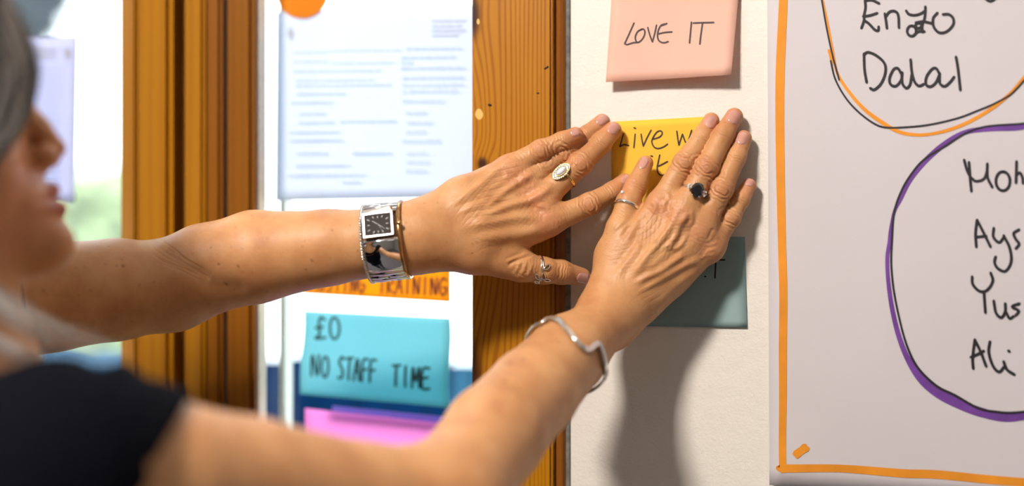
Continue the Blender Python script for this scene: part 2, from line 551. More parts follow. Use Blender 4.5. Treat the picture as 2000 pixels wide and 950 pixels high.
# seen from the photograph, left to right
member('stile', 233, -30, 264, -16, 0.056, M['wood_gold'], win2, 0.003)
mull = structure(member('trim_4', 264, -2, 333, -2, 0.085, M['wood_gold'], None, 0.005))
structure(member('trim_5', 333, -22, 358, -22, 0.085, M['wood_stile'], None, 0.001))
structure(member('trim_6', 358, -8, 398, -8, 0.085, M['wood_gold'], None, 0.003))
structure(member('trim_7', 398, -11, 432, -14, 0.085, M['wood_stile'], None, 0.003))
member('stile', 440, -17, 494, -20, 0.030, M['wood_stile'], win1, 0.004)
structure(member('gap_shade_strip', 428, -40, 446, -40, 0.085, M['gap_mark_black'], None, 0))  # black strip painting the shade in the gap beside the stile
box('glazing_bead', (xat(446, -20), 0.030, ZB), (xat(494, -20) + 0.0006, 0.046, ZT), M['lit_bead'], win1, 0.001)
member('outer_frame', 545, -92, 556, -92, 0.11, M['white_frame'], win1, 0.001)
for wn, xx0, xx1 in ((win1, xat(500, GY), XR), (win2, XL, xat(262, GY))):
    box('pane', (xx0, -GY / 1000, ZB), (xx1, -GY / 1000 + 0.004, ZT), M['glass'], wn)
    box('bottom_rail', (xx0, 0.03, ZB), (xx1, 0.09, ZB + 0.06), M['wood_stile'], wn, 0.003)
    box('top_rail', (xx0, 0.03, ZT - 0.06), (xx1, 0.09, ZT), M['wood_stile'], wn, 0.003)
structure(box('trim_9', (XL, -0.03, ZB - 0.03), (XR, 0.10, ZB), M['wood_gold'], None, 0.004))

# ------------------------------------------------------------------ outside
M['grass'] = simple('lawn', (0.30, 0.36, 0.20), 0.9, nscale=30, namp=0.3)
M['leaf'] = simple('pale_leaf', (0.36, 0.44, 0.24), 0.6, nscale=20, namp=0.3)
M['leaf_dark'] = simple('dark_leaf', (0.02, 0.045, 0.05), 0.6, nscale=20, namp=0.3)
M['bark'] = simple('bark', (0.08, 0.06, 0.045), 0.9, nscale=40, namp=0.4)
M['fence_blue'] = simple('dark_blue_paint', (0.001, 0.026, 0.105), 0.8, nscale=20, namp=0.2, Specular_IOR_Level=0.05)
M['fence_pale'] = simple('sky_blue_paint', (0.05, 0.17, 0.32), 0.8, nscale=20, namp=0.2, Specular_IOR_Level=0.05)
tag(box('lawn', (-14, 0.4, -0.12), (10, 16, -0.02), M['grass']), kind='structure')

fence = empty('board_fence', (-0.9, 1.0, 0.0))
tag(fence, 'low dark and sky blue board fence outside the window, seen below the teal note', 'fence')
fy = 0.80
edges_u = [60, 100, 140, 180, 215, 250, 330, 420, 500, 560, 620, 690, 760, 830, 878, 925, 970, 1040]
for i, (u0, u1) in enumerate(zip(edges_u[:-1], edges_u[1:])):
    x0 = xat(u0, -fy * 1000); x1 = xat(u1, -fy * 1000)
    zt = W(700, 708, -fy * 1000)[2] + (0.006 if i % 2 else 0.0)
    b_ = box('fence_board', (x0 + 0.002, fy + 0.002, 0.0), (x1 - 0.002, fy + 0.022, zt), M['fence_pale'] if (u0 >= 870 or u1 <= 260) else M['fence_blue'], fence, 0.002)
for zz in (0.35, 1.0):
    box('fence_rail', (xat(60, -fy * 1000), fy + 0.022, zz), (xat(1040, -fy * 1000), fy + 0.05, zz + 0.07), M['fence_blue'], fence)
for i in range(3):
    px_ = xat(70 + 480 * i, -fy * 1000)
    box('fence_post', (px_ - 0.035, fy + 0.05, -0.05), (px_ + 0.035, fy + 0.12, 1.2), M['fence_blue'], fence)

def plant(name, base, height, crown_c, crown_r, nleaf, leaf, mat, label, cat, trunk_r):
    root = empty(name, base)
    tag(root, label, cat)
    mb = MB()
    top = np.array(crown_c)
    mb.tube(smooth_path([base, (np.array(base) * 0.5 + top * 0.5) + np.array([0.03, 0.02, 0]), top], n=6), np.linspace(trunk_r, trunk_r * 0.4, 13), 8)
    for k in range(7):
        a = k * 0.9
        tip = top + np.array(crown_r) * np.array([math.cos(a) * 0.7, math.sin(a) * 0.7, 0.25 * math.sin(3 * a)])
        mb.tube([np.array(base) * 0.35 + top * 0.65, tip], np.linspace(trunk_r * 0.4, trunk_r * 0.12, 2), 5)
    mb.build('trunk', M['bark'], root)
    g = RNG.normal(size=(nleaf, 3)); g /= np.linalg.norm(g, axis=1)[:, None]
    g *= (RNG.random(nleaf) ** 0.4)[:, None]
    c = top + g * np.array(crown_r)
    a = RNG.normal(size=(nleaf, 3)); a /= np.linalg.norm(a, axis=1)[:, None]
    b2 = np.cross(a, RNG.normal(size=(nleaf, 3))); b2 /= np.linalg.norm(b2, axis=1)[:, None]
    V = np.stack([c - a * leaf, c + b2 * leaf * 0.45, c + a * leaf, c - b2 * leaf * 0.45], 1).reshape(-1, 3)
    f = from_data('foliage', V, np.arange(nleaf * 4).reshape(-1, 4), mat, root)
    f['kind'] = 'stuff'
    return root
p1 = PZ(20, 10, 3.4)
plant('garden_tree', (p1[0] - 0.25, p1[1] + 0.1, -0.02), 2, (p1[0] - 0.12, p1[1], p1[2] + 0.12), (0.21, 0.3, 0.28), 9000, 0.035, M['leaf_dark'],
      'dark leafy tree outside the window at the top left behind the hair', 'tree', 0.05)
p2 = PZ(205, 430, 5.0)
plant('garden_bush', (p2[0], p2[1], -0.02), 1, (p2[0] + 0.05, p2[1], 1.1), (0.5, 0.4, 0.62), 9000, 0.05, M['leaf'],
      'pale green bush outside, left of the wooden mullion', 'bush', 0.03)

# ------------------------------------------------------------------ papers, notes, writing
def inv_bilinear(c, p):
    c = np.array(c, dtype=float)
    s, t = 0.5, 0.5
    for _ in range(8):
        q = (c[0] * (1 - s) + c[1] * s) * (1 - t) + (c[3] * (1 - s) + c[2] * s) * t
        ds = (c[1] - c[0]) * (1 - t) + (c[2] - c[3]) * t
        dt = (c[3] - c[0]) * (1 - s) + (c[2] - c[1]) * s
        J = np.array([ds, dt]).T
        e = np.linalg.solve(J, np.array(p) - q)
        s += e[0]; t += e[1]
    return s, t

class Paper:
    """corners (tl, tr, br, bl) in px on the plane d mm before the wall; curl(s,t)->mm towards the room"""
    def __init__(P, name, corners, d, mat, curl=None, ns=14, nt_=14, thick=0.00012, wave=None):
        P.c = corners; P.d = d; P.curl = curl or (lambda s, t: 0.0)
        P.K = [W(u, v, d) for u, v in corners]
        P.wave = wave
        V = []
        for j in range(nt_ + 1):
            for i in range(ns + 1):
                V.append(P.pt(i / ns, j / nt_))
        Fc = [(j * (ns + 1) + i, j * (ns + 1) + i + 1, (j + 1) * (ns + 1) + i + 1, (j + 1) * (ns + 1) + i) for j in range(nt_) for i in range(ns)]
        Fc = [f[::-1] for f in Fc]
        root = (P.pt(0.5, 1.0))
        V = np.array(V) - root
        P.o = from_data(name, V, Fc, mat, None, True)
        P.o.location = root
        bpy.context.view_layer.update()
        sm = P.o.modifiers.new('thickness', 'SOLIDIFY')
        sm.thickness = thick; sm.offset = -1
    def pt(P, s, t, lift=0.0):
        k = P.K
        if P.wave:
            ds, dt = P.wave(s, t)
            s, t = s + ds, t + dt
        q = (k[0] * (1 - s) + k[1] * s) * (1 - t) + (k[3] * (1 - s) + k[2] * s) * t
        return q + np.array([0, -1.0, 0]) * ((P.curl(s, t) + lift) / 1000)
    def strokes(P, name, lines, width, mat, lift=0.25, n=6, label=None):
        """lines: px polylines; width px (scalar or per-line)"""
        mb = MB()
        for li, ln in enumerate(lines):
            wd = width
            if isinstance(ln, tuple) and len(ln) == 2 and not np.isscalar(ln[1]):
                ln, wd = ln
            pts = np.array(ln, dtype=float)
            path = smooth_path(pts, n=n)
            wr = np.full(len(path), wd) if np.isscalar(wd) else np.interp(np.linspace(0, 1, len(path)), np.linspace(0, 1, len(wd)), wd)
            T = np.gradient(path, axis=0)
            T /= np.linalg.norm(T, axis=1)[:, None] + 1e-9
            N = np.stack([-T[:, 1], T[:, 0]], 1)
            # rounded ends
            L = [path[0] - T[0] * wr[0] * 0.45]; Wd = [wr[0] * 0.45]; NN = [N[0]]
            for q, w_, n_ in zip(path, wr, N): L.append(q); Wd.append(w_); NN.append(n_)
            L.append(path[-1] + T[-1] * wr[-1] * 0.45); Wd.append(wr[-1] * 0.45); NN.append(N[-1])
            V = []
            lf = lift + 0.012 * li
            for q, w_, n_ in zip(L, Wd, NN):
                for sg in (-0.5, 0.0, 0.5):
                    s, t = inv_bilinear(P.c, q + n_ * w_ * sg)
                    V.append(P.pt(s, t, lf))
            Fc = []
            for i in range(len(L) - 1):
                for k in (0, 1):
                    a = i * 3 + k
                    Fc.append((a, a + 1, a + 4, a + 3))
            mb.add(V, Fc)
        o = mb.build(name, mat, P.o, True)
        if label: o['label'] = label
        return o

def z2p(x0, y0, sc, lines):
    return [[(x0 + x / sc, y0 + y / sc) for x, y in l] for l in lines]
def ell(cx, cy, rx, ry, a0=-90, a1=275, n=14, rot=0):
    out = []
    for i in range(n + 1):
        a = math.radians(a0 + (a1 - a0) * i / n)
        x, y = rx * math.cos(a), ry * math.sin(a)
        r = math.radians(rot)
        out.append((cx + x * math.cos(r) - y * math.sin(r), cy + x * math.sin(r) + y * math.cos(r)))
    return out

# --- peach note, LOVE IT
def curl_pink(s, t): return 0.6 + 11.0 * max(0, t - 0.15) ** 1.5 + 6.5 * max(0, s - 0.35) * (0.35 + 0.65 * t) + 0.5 * math.sin(5 * s + 2 * t)
pink = Paper('sticky_note', [(1199, -92), (1450, -96), (1432, 150), (1188, 163)], 0.5, M['note_pink'], curl_pink)
tag(pink.o, 'peach sticky note reading LOVE IT, its bottom curling off the wall', 'sticky note')
pink.strokes('handwriting', z2p(1140, 0, 3.958, [
    [(400, 183), (365, 265), (330, 345)], [(330, 345), (350, 352), (395, 338), (440, 335)],
    [(462, 232), (430, 250), (412, 295), (425, 332), (452, 325), (478, 290), (486, 250), (472, 230), (452, 236)],
    [(508, 218), (524, 275), (545, 330)], [(545, 330), (562, 265), (575, 200)],
    [(655, 187), (612, 200), (590, 240), (585, 290), (600, 325), (635, 338), (668, 328)], [(610, 204), (655, 187)],
    [(585, 270), (640, 257), (696, 253)], [(845, 177), (839, 260), (833, 340)], [(860, 184), (935, 182), (1015, 181)], [(930, 185), (920, 270), (912, 350)]]),
    3.0, M['pen'], 0.3)
# --- yellow note
yel = Paper('sticky_note', [(1195, 238), (1402, 227), (1404, 424), (1194, 434)], 0.5, M['note_yellow'], lambda s, t: 0.3 + 0.4 * t * t)
tag(yel.o, 'bright yellow sticky note under both hands, between the peach and grey blue notes', 'sticky note')
yel.strokes('handwriting', z2p(1180, 210, 5.936, [
    [(228, 305), (205, 390), (185, 452)], [(185, 455), (235, 432), (290, 443)], [(365, 310), (358, 390), (350, 468)], [(352, 235), (368, 243)],
    [(435, 310), (446, 380), (460, 448)], [(460, 448), (505, 350), (552, 264)],
    [(575, 368), (650, 342), (681, 300), (662, 272), (620, 285), (577, 345), (560, 400), (588, 460), (640, 476), (700, 455), (743, 425)],
    [(850, 275), (860, 360), (873, 437)], [(873, 437), (895, 370), (915, 310)], [(915, 310), (940, 380), (962, 437)], [(962, 437), (990, 360), (1020, 265)],
    [(550, 562), (568, 567)],
    [(652, 552), (635, 630), (622, 700), (632, 755), (662, 784), (700, 783), (728, 760)], [(640, 680), (690, 655), (742, 627)]]),
    2.7, M['pen'], 0.3)
# --- grey blue note
blu = Paper('sticky_note', [(1200, 461), (1455, 463), (1459, 640), (1204, 637)], 0.5, M['note_blue'], lambda s, t: 0.3 + 2.2 * max(0, t - 0.6) ** 1.5 + 0.6 * s * t)
tag(blu.o, 'grey blue sticky note half hidden below the right hand', 'sticky note')
blu.strokes('handwriting', z2p(1350, 440, 4.318, [[(160, 292), (235, 293), (286, 294)], [(214, 300), (210, 380), (207, 445)], [(122, 433), (128, 434)]]), 3.2, M['ink'], 0.3)

# --- flip chart poster
def curl_poster(s, t): return 2.0 + 2.5 * s + 1.2 * math.sin(3.1 * s + 2 * t) + 4.0 * max(0, t - 0.9) * 5 * max(0, 0.2 - s) * 5 + 0.8 * math.sin(9 * t + 4 * s)
pos = Paper('poster', [(1497, -420), (2330, -440), (2330, 1008), (1504, 946)], 1.0, M['poster'], curl_poster, 30, 40)
tag(pos.o, 'white flip chart poster on the wall with an orange marker border and circled names', 'poster')
pos.strokes('border_line', [
    ([(1540, -380), (1536, -150), (1533, 0), (1526, 150), (1526, 300), (1530, 475), (1533, 575), (1532, 675), (1532, 775), (1531, 865), (1532, 916)], [17, 18, 18, 19, 18, 17, 17, 17, 16, 15, 15]),
    ([(1522, 910), (1535, 914), (1650, 915), (1775, 925), (1850, 928), (2000, 942), (2296, 962)], [5, 16, 15, 17, 17, 17, 17]),
    [(2296, 965), (2298, 500), (2296, 60), (2298, -385)], [(1538, -380), (1800, -386), (2050, -390), (2300, -388)]], 18, M['marker_orange'], 0.3)
pos.strokes('border_mark', [([(1558, 885), (1570, 877), (1577, 872)], [12, 11, 13]), ([(1562, 891), (1572, 881), (1583, 876)], [9, 12, 10])], 12, M['marker_orange'], 0.35)
pos.strokes('circle_line', [(z2p(1500, 0, 2, [[(1165, -80), (1110, -330), (950, -540), (700, -620), (430, -540), (270, -330), (222, -40), (230, 10), (250, 100), (272, 210), (290, 290), (340, 365), (400, 430), (470, 480), (540, 518), (620, 530), (700, 520), (780, 495), (860, 455), (940, 400), (1010, 330), (1100, 190), (1165, -80)]])[0], [6, 6, 6, 6, 6, 5, 5, 5, 6, 7, 8, 7, 6, 7, 7, 7, 7, 7]),
    z2p(1500, 0, 2, [[(255, 200), (262, 225), (268, 250)]])[0]], 5.5, M['marker_orange'], 0.3, label='orange loop')
pos.strokes('circle_line', z2p(1500, 0, 2, [[(1172, -90), (1105, -345), (945, -552), (700, -634), (420, -552), (258, -340), (216, -40), (225, 0), (245, 110), (270, 220), (297, 315)],
    [(262, 240), (280, 310), (320, 380), (370, 435), (430, 480), (480, 500), (560, 500), (660, 490), (770, 465), (850, 435), (930, 400), (1000, 350), (1095, 210), (1172, -90)]]), 3.6, M['ink'], 0.5, label='thin black loop')
PL = z2p(1500, 0, 2, [[(1300, 1535), (1450, 1380), (1530, 1150), (1530, 900), (1440, 690), (1300, 560), (1150, 500), (1060, 492), (1000, 500), (900, 505), (800, 520), (720, 565), (640, 635), (580, 710), (545, 780), (520, 830), (505, 900), (500, 950), (492, 1010), (496, 1100), (512, 1210), (540, 1320), (578, 1410), (630, 1485), (700, 1540), (770, 1575), (850, 1608), (950, 1632), (1030, 1625), (1160, 1600), (1300, 1535)]])[0]
pos.strokes('circle_line', [(PL, [11, 11, 10, 10, 10, 10, 10, 12, 13, 10, 9, 11, 10, 9, 7, 6, 7, 8, 8, 9, 10, 11, 15, 19, 20, 19, 17, 17, 18, 15])], 12, M['marker_purple'], 0.3, label='thick purple loop')
PB = z2p(1500, 0, 2, [[(1290, 1522), (1437, 1372), (1515, 1150), (1516, 900), (1430, 695), (1290, 552), (1150, 488), (1060, 484), (1000, 488), (880, 498), (800, 525), (720, 575), (640, 625), (590, 680), (550, 745), (520, 830), (510, 950), (508, 1040), (520, 1150), (550, 1285), (580, 1375), (620, 1445), (690, 1510), (760, 1545), (850, 1595), (920, 1610), (1000, 1613), (1150, 1588), (1290, 1522)]])[0]
pos.strokes('circle_line', [(PB, [5, 5, 5, 5, 4.5, 4, 4, 4, 4, 4, 4, 4, 4, 4, 5, 5, 5, 5, 5, 5])], 4, M['ink'], 0.55, label='black loop inside the purple one')
NM = z2p(1660, 0, 4.75, [
    [(330, 40), (260, 10), (195, 15)], [(195, 15), (200, 80), (185, 150)], [(178, 160), (240, 152), (312, 130)], [(185, 165), (185, 200), (160, 268)],
    [(188, 198), (230, 225), (290, 284), (322, 290), (326, 255)],
    [(385, 135), (396, 200), (405, 270)], [(393, 165), (430, 118), (480, 112), (513, 150), (520, 265)],
    [(588, 108), (620, 142), (690, 147), (762, 112), (770, 70)], [(770, 108), (762, 180), (740, 240), (742, 305)], ell(640, 295, 42, 48), ell(705, 245, 28, 24), [(760, 300), (705, 300), (665, 330)], [(680, 218), (750, 208), (830, 225)],
    [(882, 128), (842, 180), (850, 260), (900, 310), (970, 300), (1028, 240), (1030, 180), (990, 142), (935, 142)],
    [(185, 505), (190, 650), (210, 770)], [(182, 520), (220, 492), (300, 520), (380, 592), (390, 680), (350, 780), (285, 838), (245, 825)],
    [(540, 690), (510, 642), (470, 650), (430, 730), (440, 790), (490, 805), (540, 750), (550, 680)], [(546, 690), (552, 780), (590, 824), (625, 790), (640, 700)], [(630, 560), (642, 680), (670, 770), (710, 804), (752, 788)],
    [(900, 690), (870, 642), (830, 650), (780, 720), (775, 790), (820, 810), (870, 770), (905, 690)], [(902, 700), (906, 780), (950, 808), (1000, 770), (1038, 722)],
    [(1056, 535), (1075, 650), (1096, 843)], [(1295, -30), (1370, 18), (1432, -14)]])
pos.strokes('handwriting', NM, 5.3, M['ink'], 0.4)
NM2 = z2p(1860, 280, 3.393, [
    [(130, 115), (150, 185), (178, 240)], [(162, 130), (170, 240), (178, 322)], [(178, 235), (210, 256), (260, 240), (280, 190), (283, 140)], [(281, 170), (286, 235), (315, 295)],
    ell(385, 255, 46, 63), [(474, 125), (472, 200), (470, 265)], [(472, 215), (495, 200), (512, 230), (516, 270)],
    [(210, 690), (205, 600), (215, 512)], [(215, 512), (260, 600), (303, 688)], [(206, 625), (240, 622), (275, 618)],
    [(325, 565), (322, 622), (360, 660), (392, 625)], [(390, 615), (430, 700), (438, 790), (400, 850), (350, 830), (330, 790), (337, 755)],
    [(490, 575), (455, 600), (470, 640), (490, 670), (470, 700)]])
NM3 = z2p(1860, 500, 3.393, [
    [(182, 140), (187, 190), (230, 235), (280, 230), (318, 170), (305, 115)], [(260, 240), (265, 310), (270, 378)],
    [(325, 300), (340, 380), (375, 410), (400, 370), (400, 318)], [(400, 365), (428, 415), (455, 402)], [(492, 318), (445, 338), (488, 366), (470, 395)],
    [(190, 748), (186, 680), (200, 557)], [(200, 557), (240, 640), (275, 733)], [(174, 672), (215, 655), (258, 632)],
    [(300, 570), (292, 640), (320, 730), (360, 770), (392, 738)], [(390, 702), (412, 755), (460, 788)], [(421, 630), (427, 634)]])
pos.strokes('handwriting', NM2 + NM3, 5.6, M['ink'], 0.4)

# --- papers and notes on the window glass
GL = GY + 0.8                              # just on the room side of the pane
FONT = {'A': [[(0, 1), (.45, 0), (.9, 1)], [(.2, .6), (.75, .6)]], 'E': [[(.9, 0), (0.1, .05), (0.05, .95), (.95, 1)], [(.05, .5), (.75, .45)]],
        'F': [[(.9, 0), (0.1, .05), (0.05, 1)], [(.05, .5), (.75, .45)]], 'G': [[(.9, .15), (.4, 0), (0, .5), (.4, 1), (.9, .8), (.9, .55), (.5, .55)]],
        'H': [[(0, 0), (0, 1)], [(.9, 0), (.9, 1)], [(0, .5), (.9, .5)]], 'I': [[(.4, 0), (.4, 1)]], 'M': [[(0, 1), (.08, 0), (.45, .7), (.85, 0), (.95, 1)]],
        'N': [[(0, 1), (.05, 0), (.75, 1), (.85, 0)]], 'O': [ell(.45, .5, .42, .5)], 'R': [[(0.05, 1), (.05, 0), (.7, .08), (.75, .4), (.1, .55), (.85, 1)]],
        'S': [[(.85, .1), (.4, 0), (.1, .25), (.7, .6), (.65, .95), (.05, .95)]], 'T': [[(0, 0.02), (.95, 0)], [(.48, 0), (.45, 1)]],
        '0': [ell(.45, .5, .42, .5)], '\u00a3': [[(.85, .12), (.5, 0), (.3, .3), (.35, .8), (.0, .98), (.9, .95)], [(.0, .5), (.65, .45)]], ' ': []}
def text_lines(txt, x0, y0, x1, y1, h, slant=0.1, squeeze=0.8):
    n = len(txt)
    out = []
    for i, ch in enumerate(txt):
        cx = x0 + (x1 - x0) * i / n; cy = y0 + (y1 - y0) * i / n
        cw = (x1 - x0) / n * squeeze
        for l in FONT[ch]:
            out.append([(cx + x * cw + slant * h * (1 - y) * 0.3, cy + y * h) for x, y in l])
    return out
org = Paper('sticky_note', [(600, 440), (880, 455), (880, 591), (592, 574)], GL, M['note_orange'], lambda s, t: 0.4)
tag(org.o, 'orange sticky note on the window just below the watch', 'sticky note')
org.strokes('handwriting', text_lines('HOSTING', 608, 531, 718, 537, 36) + text_lines('TRAINING', 742, 539, 876, 544, 34) + text_lines('NO FREE TIME'.replace('FREE TIME', 'STAFF'), 690, 496, 870, 500, 32), 5.0, M['ink_brown'], 0.3)
tea = Paper('sticky_note', [(594, 607), (880, 622), (878, 797), (587, 770)], GL, M['note_teal'], lambda s, t: 0.4 + 3 * t * t * (0.5 + 0.5 * math.sin(6 * s)), wave=lambda s, t: (0.006 * math.sin(7 * t), 0))
tag(tea.o, 'teal sticky note on the window reading NO STAFF TIME', 'sticky note')
tea.strokes('handwriting', text_lines('\u00a30', 616, 620, 672, 621, 42, 0.0) + text_lines('NO', 612, 694, 652, 700, 40, 0) + text_lines('STAFF', 665, 698, 742, 706, 42) + text_lines('TIME', 770, 714, 846, 722, 40), 5.0, M['ink_blue'], 0.3)
lil = Paper('paper_strip', [(649, 793), (905, 818), (904, 842), (648, 817)], GY - 5.5, M['note_lilac'], lambda s, t: 0.2)
tag(lil.o, 'narrow pale lilac paper strip behind the top edge of the magenta note', 'paper strip')
mag = Paper('sticky_note', [(596, 798), (872, 828), (872, 1000), (594, 975)], GL, M['note_magenta'], lambda s, t: 0.4)
tag(mag.o, 'magenta sticky note on the window above the near forearm', 'sticky note')
sheet = Paper('printed_sheet', [(541, 24), (975, 8), (968, 384), (538, 393)], GL, M['sheet'], lambda s, t: 0.3 + 0.8 * math.sin(4 * s) ** 2, 20, 16)
tag(sheet.o, 'white printed sheet taped to the window pane above the watch', 'paper')
def greek(x0, y0, x1, seed, wmin=5, wmax=15, slope=-0.01):
    """a row of illegibly small printed words"""
    r = random.Random(seed)
    out = []; x = x0
    while x < x1:
        w_ = min(r.uniform(wmin, wmax), x1 - x)
        out.append([(x, y0 + slope * (x - x0)), (x + w_, y0 + slope * (x + w_ - x0))])
        x += w_ + r.uniform(2.5, 5)
    return out
rows = []
for i, (yy, xx0, xx1) in enumerate([(103, 574, 648), (100, 650, 790), (121, 574, 650), (124, 655, 780), (140, 576, 750), (158, 582, 740), (168, 580, 770), (184, 582, 680), (201, 572, 655), (223, 590, 642),
                      (240, 588, 660), (238, 672, 780), (259, 570, 672), (275, 570, 678), (300, 584, 650), (300, 696, 772), (324, 582, 690), (343, 568, 720), (356, 676, 712),
                      (95, 800, 905), (112, 790, 895), (122, 790, 812), (133, 790, 912), (152, 792, 910), (166, 792, 910), (178, 792, 900), (197, 792, 876), (220, 800, 842), (239, 800, 850),
                      (257, 800, 838), (275, 792, 866), (299, 800, 842), (316, 800, 846), (333, 800, 838)]):
    rows += greek(xx0, yy, xx1, i)
sheet.strokes('small_print', rows, 3.2, M['print'], 0.3, n=1)
sheet.strokes('letterhead', greek(850, 42, 912, 91, 6, 14) + greek(850, 52, 905, 92, 6, 14) + greek(850, 61, 912, 93, 8, 16) + greek(850, 70, 900, 94, 6, 14), 4.5, M['print_grey'], 0.3, n=1)
sheet.strokes('crest', [([(569, 52), (570, 66), (571, 80)], [3, 15, 4])], 10, M['print_grey'], 0.3)
sh2 = Paper('printed_sheet', [(-95, 82), (152, 70), (146, 396), (-98, 390)], GL, M['sheet_grey'], lambda s, t: 0.3)
tag(sh2.o, 'white printed sheet on the left window behind the face and hair', 'paper')
sh2.strokes('letterhead', greek(-60, 100, 110, 5, 10, 26) + greek(-60, 112, 110, 6, 10, 26) + [[(130, 96), (131, 112)], [(136, 98), (135, 114)]], 7, M['print_grey'], 0.3, n=1)
sh2.strokes('small_print', sum([greek(-60, y_, 118, y_, 8, 24) for y_ in range(138, 370, 14)], []), 3, M['print'], 0.3, n=1)
# orange disc
dc = np.array([590, -14.0])
mb = MB()
ring_ = [W(dc[0] + 50 * math.cos(a), dc[1] + 50 * math.sin(a), GL + 2.5) for a in np.linspace(0, 2 * math.pi, 48, endpoint=False)]
ctr = W(dc[0], dc[1], GL + 3.0)
back_ = [p + np.array([0, 0.0012, 0]) for p in ring_]
mb.add(ring_ + back_ + [ctr], [(i, (i + 1) % 48, 96) for i in range(48)] + [(i, (i + 1) % 48, (i + 1) % 48 + 48, i + 48) for i in range(48)] + [tuple(range(48, 96))])
disc = mb.build('card_disc', M['disc'], None, False)
tag(disc, 'round orange card disc stuck at the top of the right window', 'paper disc')
# specks and pinholes in the plaster
# ------------------------------------------------------------------ the person: one continuous implicit surface (mm), then polygonised
class Prim:
    __slots__ = ('a', 'b', 'ra', 'rb', 'n', 's', 'lo', 'hi', 'ell', 'R')
    def __init__(p, a, b, ra, rb, n=None, s=1.0):
        p.a = np.array(a, dtype=np.float64); p.b = np.array(b, dtype=np.float64); p.ra = ra; p.rb = rb
        p.n = None if n is None else np.array(n, dtype=float) / np.linalg.norm(n)
        p.s = s; p.ell = False
        m = max(ra, rb)
        p.lo = np.minimum(p.a, p.b) - m; p.hi = np.maximum(p.a, p.b) + m
    def f(p, P):
        ba = p.b - p.a
        l2 = ba @ ba + 1e-9
        pa = P - p.a
        if p.n is not None:
            # squash along n: distances along n count s times
            pn = pa @ p.n
            bn = ba @ p.n
            t = np.clip((pa @ ba) / l2, 0, 1)
            q = pa - t[:, None] * ba
            qn = q @ p.n
            q = q + ((p.s - 1) * qn)[:, None] * p.n
            return (np.sqrt((q * q).sum(1)) - (p.ra + (p.rb - p.ra) * t))
        t = np.clip((pa @ ba) / l2, 0, 1)
        q = pa - t[:, None] * ba
        return np.sqrt((q * q).sum(1)) - (p.ra + (p.rb - p.ra) * t)

class Ell:
    """ellipsoid: centre, rows of R = axes, radii"""
    def __init__(p, c, R, r):
        p.c = np.array(c, dtype=float); p.Rm = np.array(R, dtype=float); p.r = np.array(r, dtype=float)
        m = max(r)
        p.lo = p.c - m; p.hi = p.c + m
    def f(p, P):
        q = (P - p.c) @ p.Rm.T
        k0 = np.sqrt(((q / p.r) ** 2).sum(1)) + 1e-9
        k1 = np.sqrt(((q / p.r ** 2) ** 2).sum(1)) + 1e-9
        return k0 * (k0 - 1) / k1

def smin(a, b, k):
    h = np.maximum(k - np.abs(a - b), 0.0) / k
    return np.minimum(a, b) - h * h * k * 0.25

class Group:
    """items: Prim / Ell / Group, folded with a smooth union of width k (k = 0 plain min)"""
    def __init__(g, items, k):
        g.items = items; g.k = k
        g.lo = np.min([i.lo for i in items], 0) - k; g.hi = np.max([i.hi for i in items], 0) + k
    def near(g, lo, hi, m):
        out = []
        for i in g.items:
            if np.all(i.lo - m < hi) and np.all(i.hi + m > lo):
                out.append(i.near(lo, hi, m) if isinstance(i, Group) else i)
        out = [o for o in out if o is not None]
        if not out: return None
        h = Group.__new__(Group); h.items = out; h.k = g.k; h.lo = g.lo; h.hi = g.hi
        return h
    def f(g, P):
        r = None
        for i in g.items:
            v = i.f(P)
            if r is None: r = v
            elif g.k > 0: r = smin(r, v, g.k)
            else: r = np.minimum(r, v)
        return r

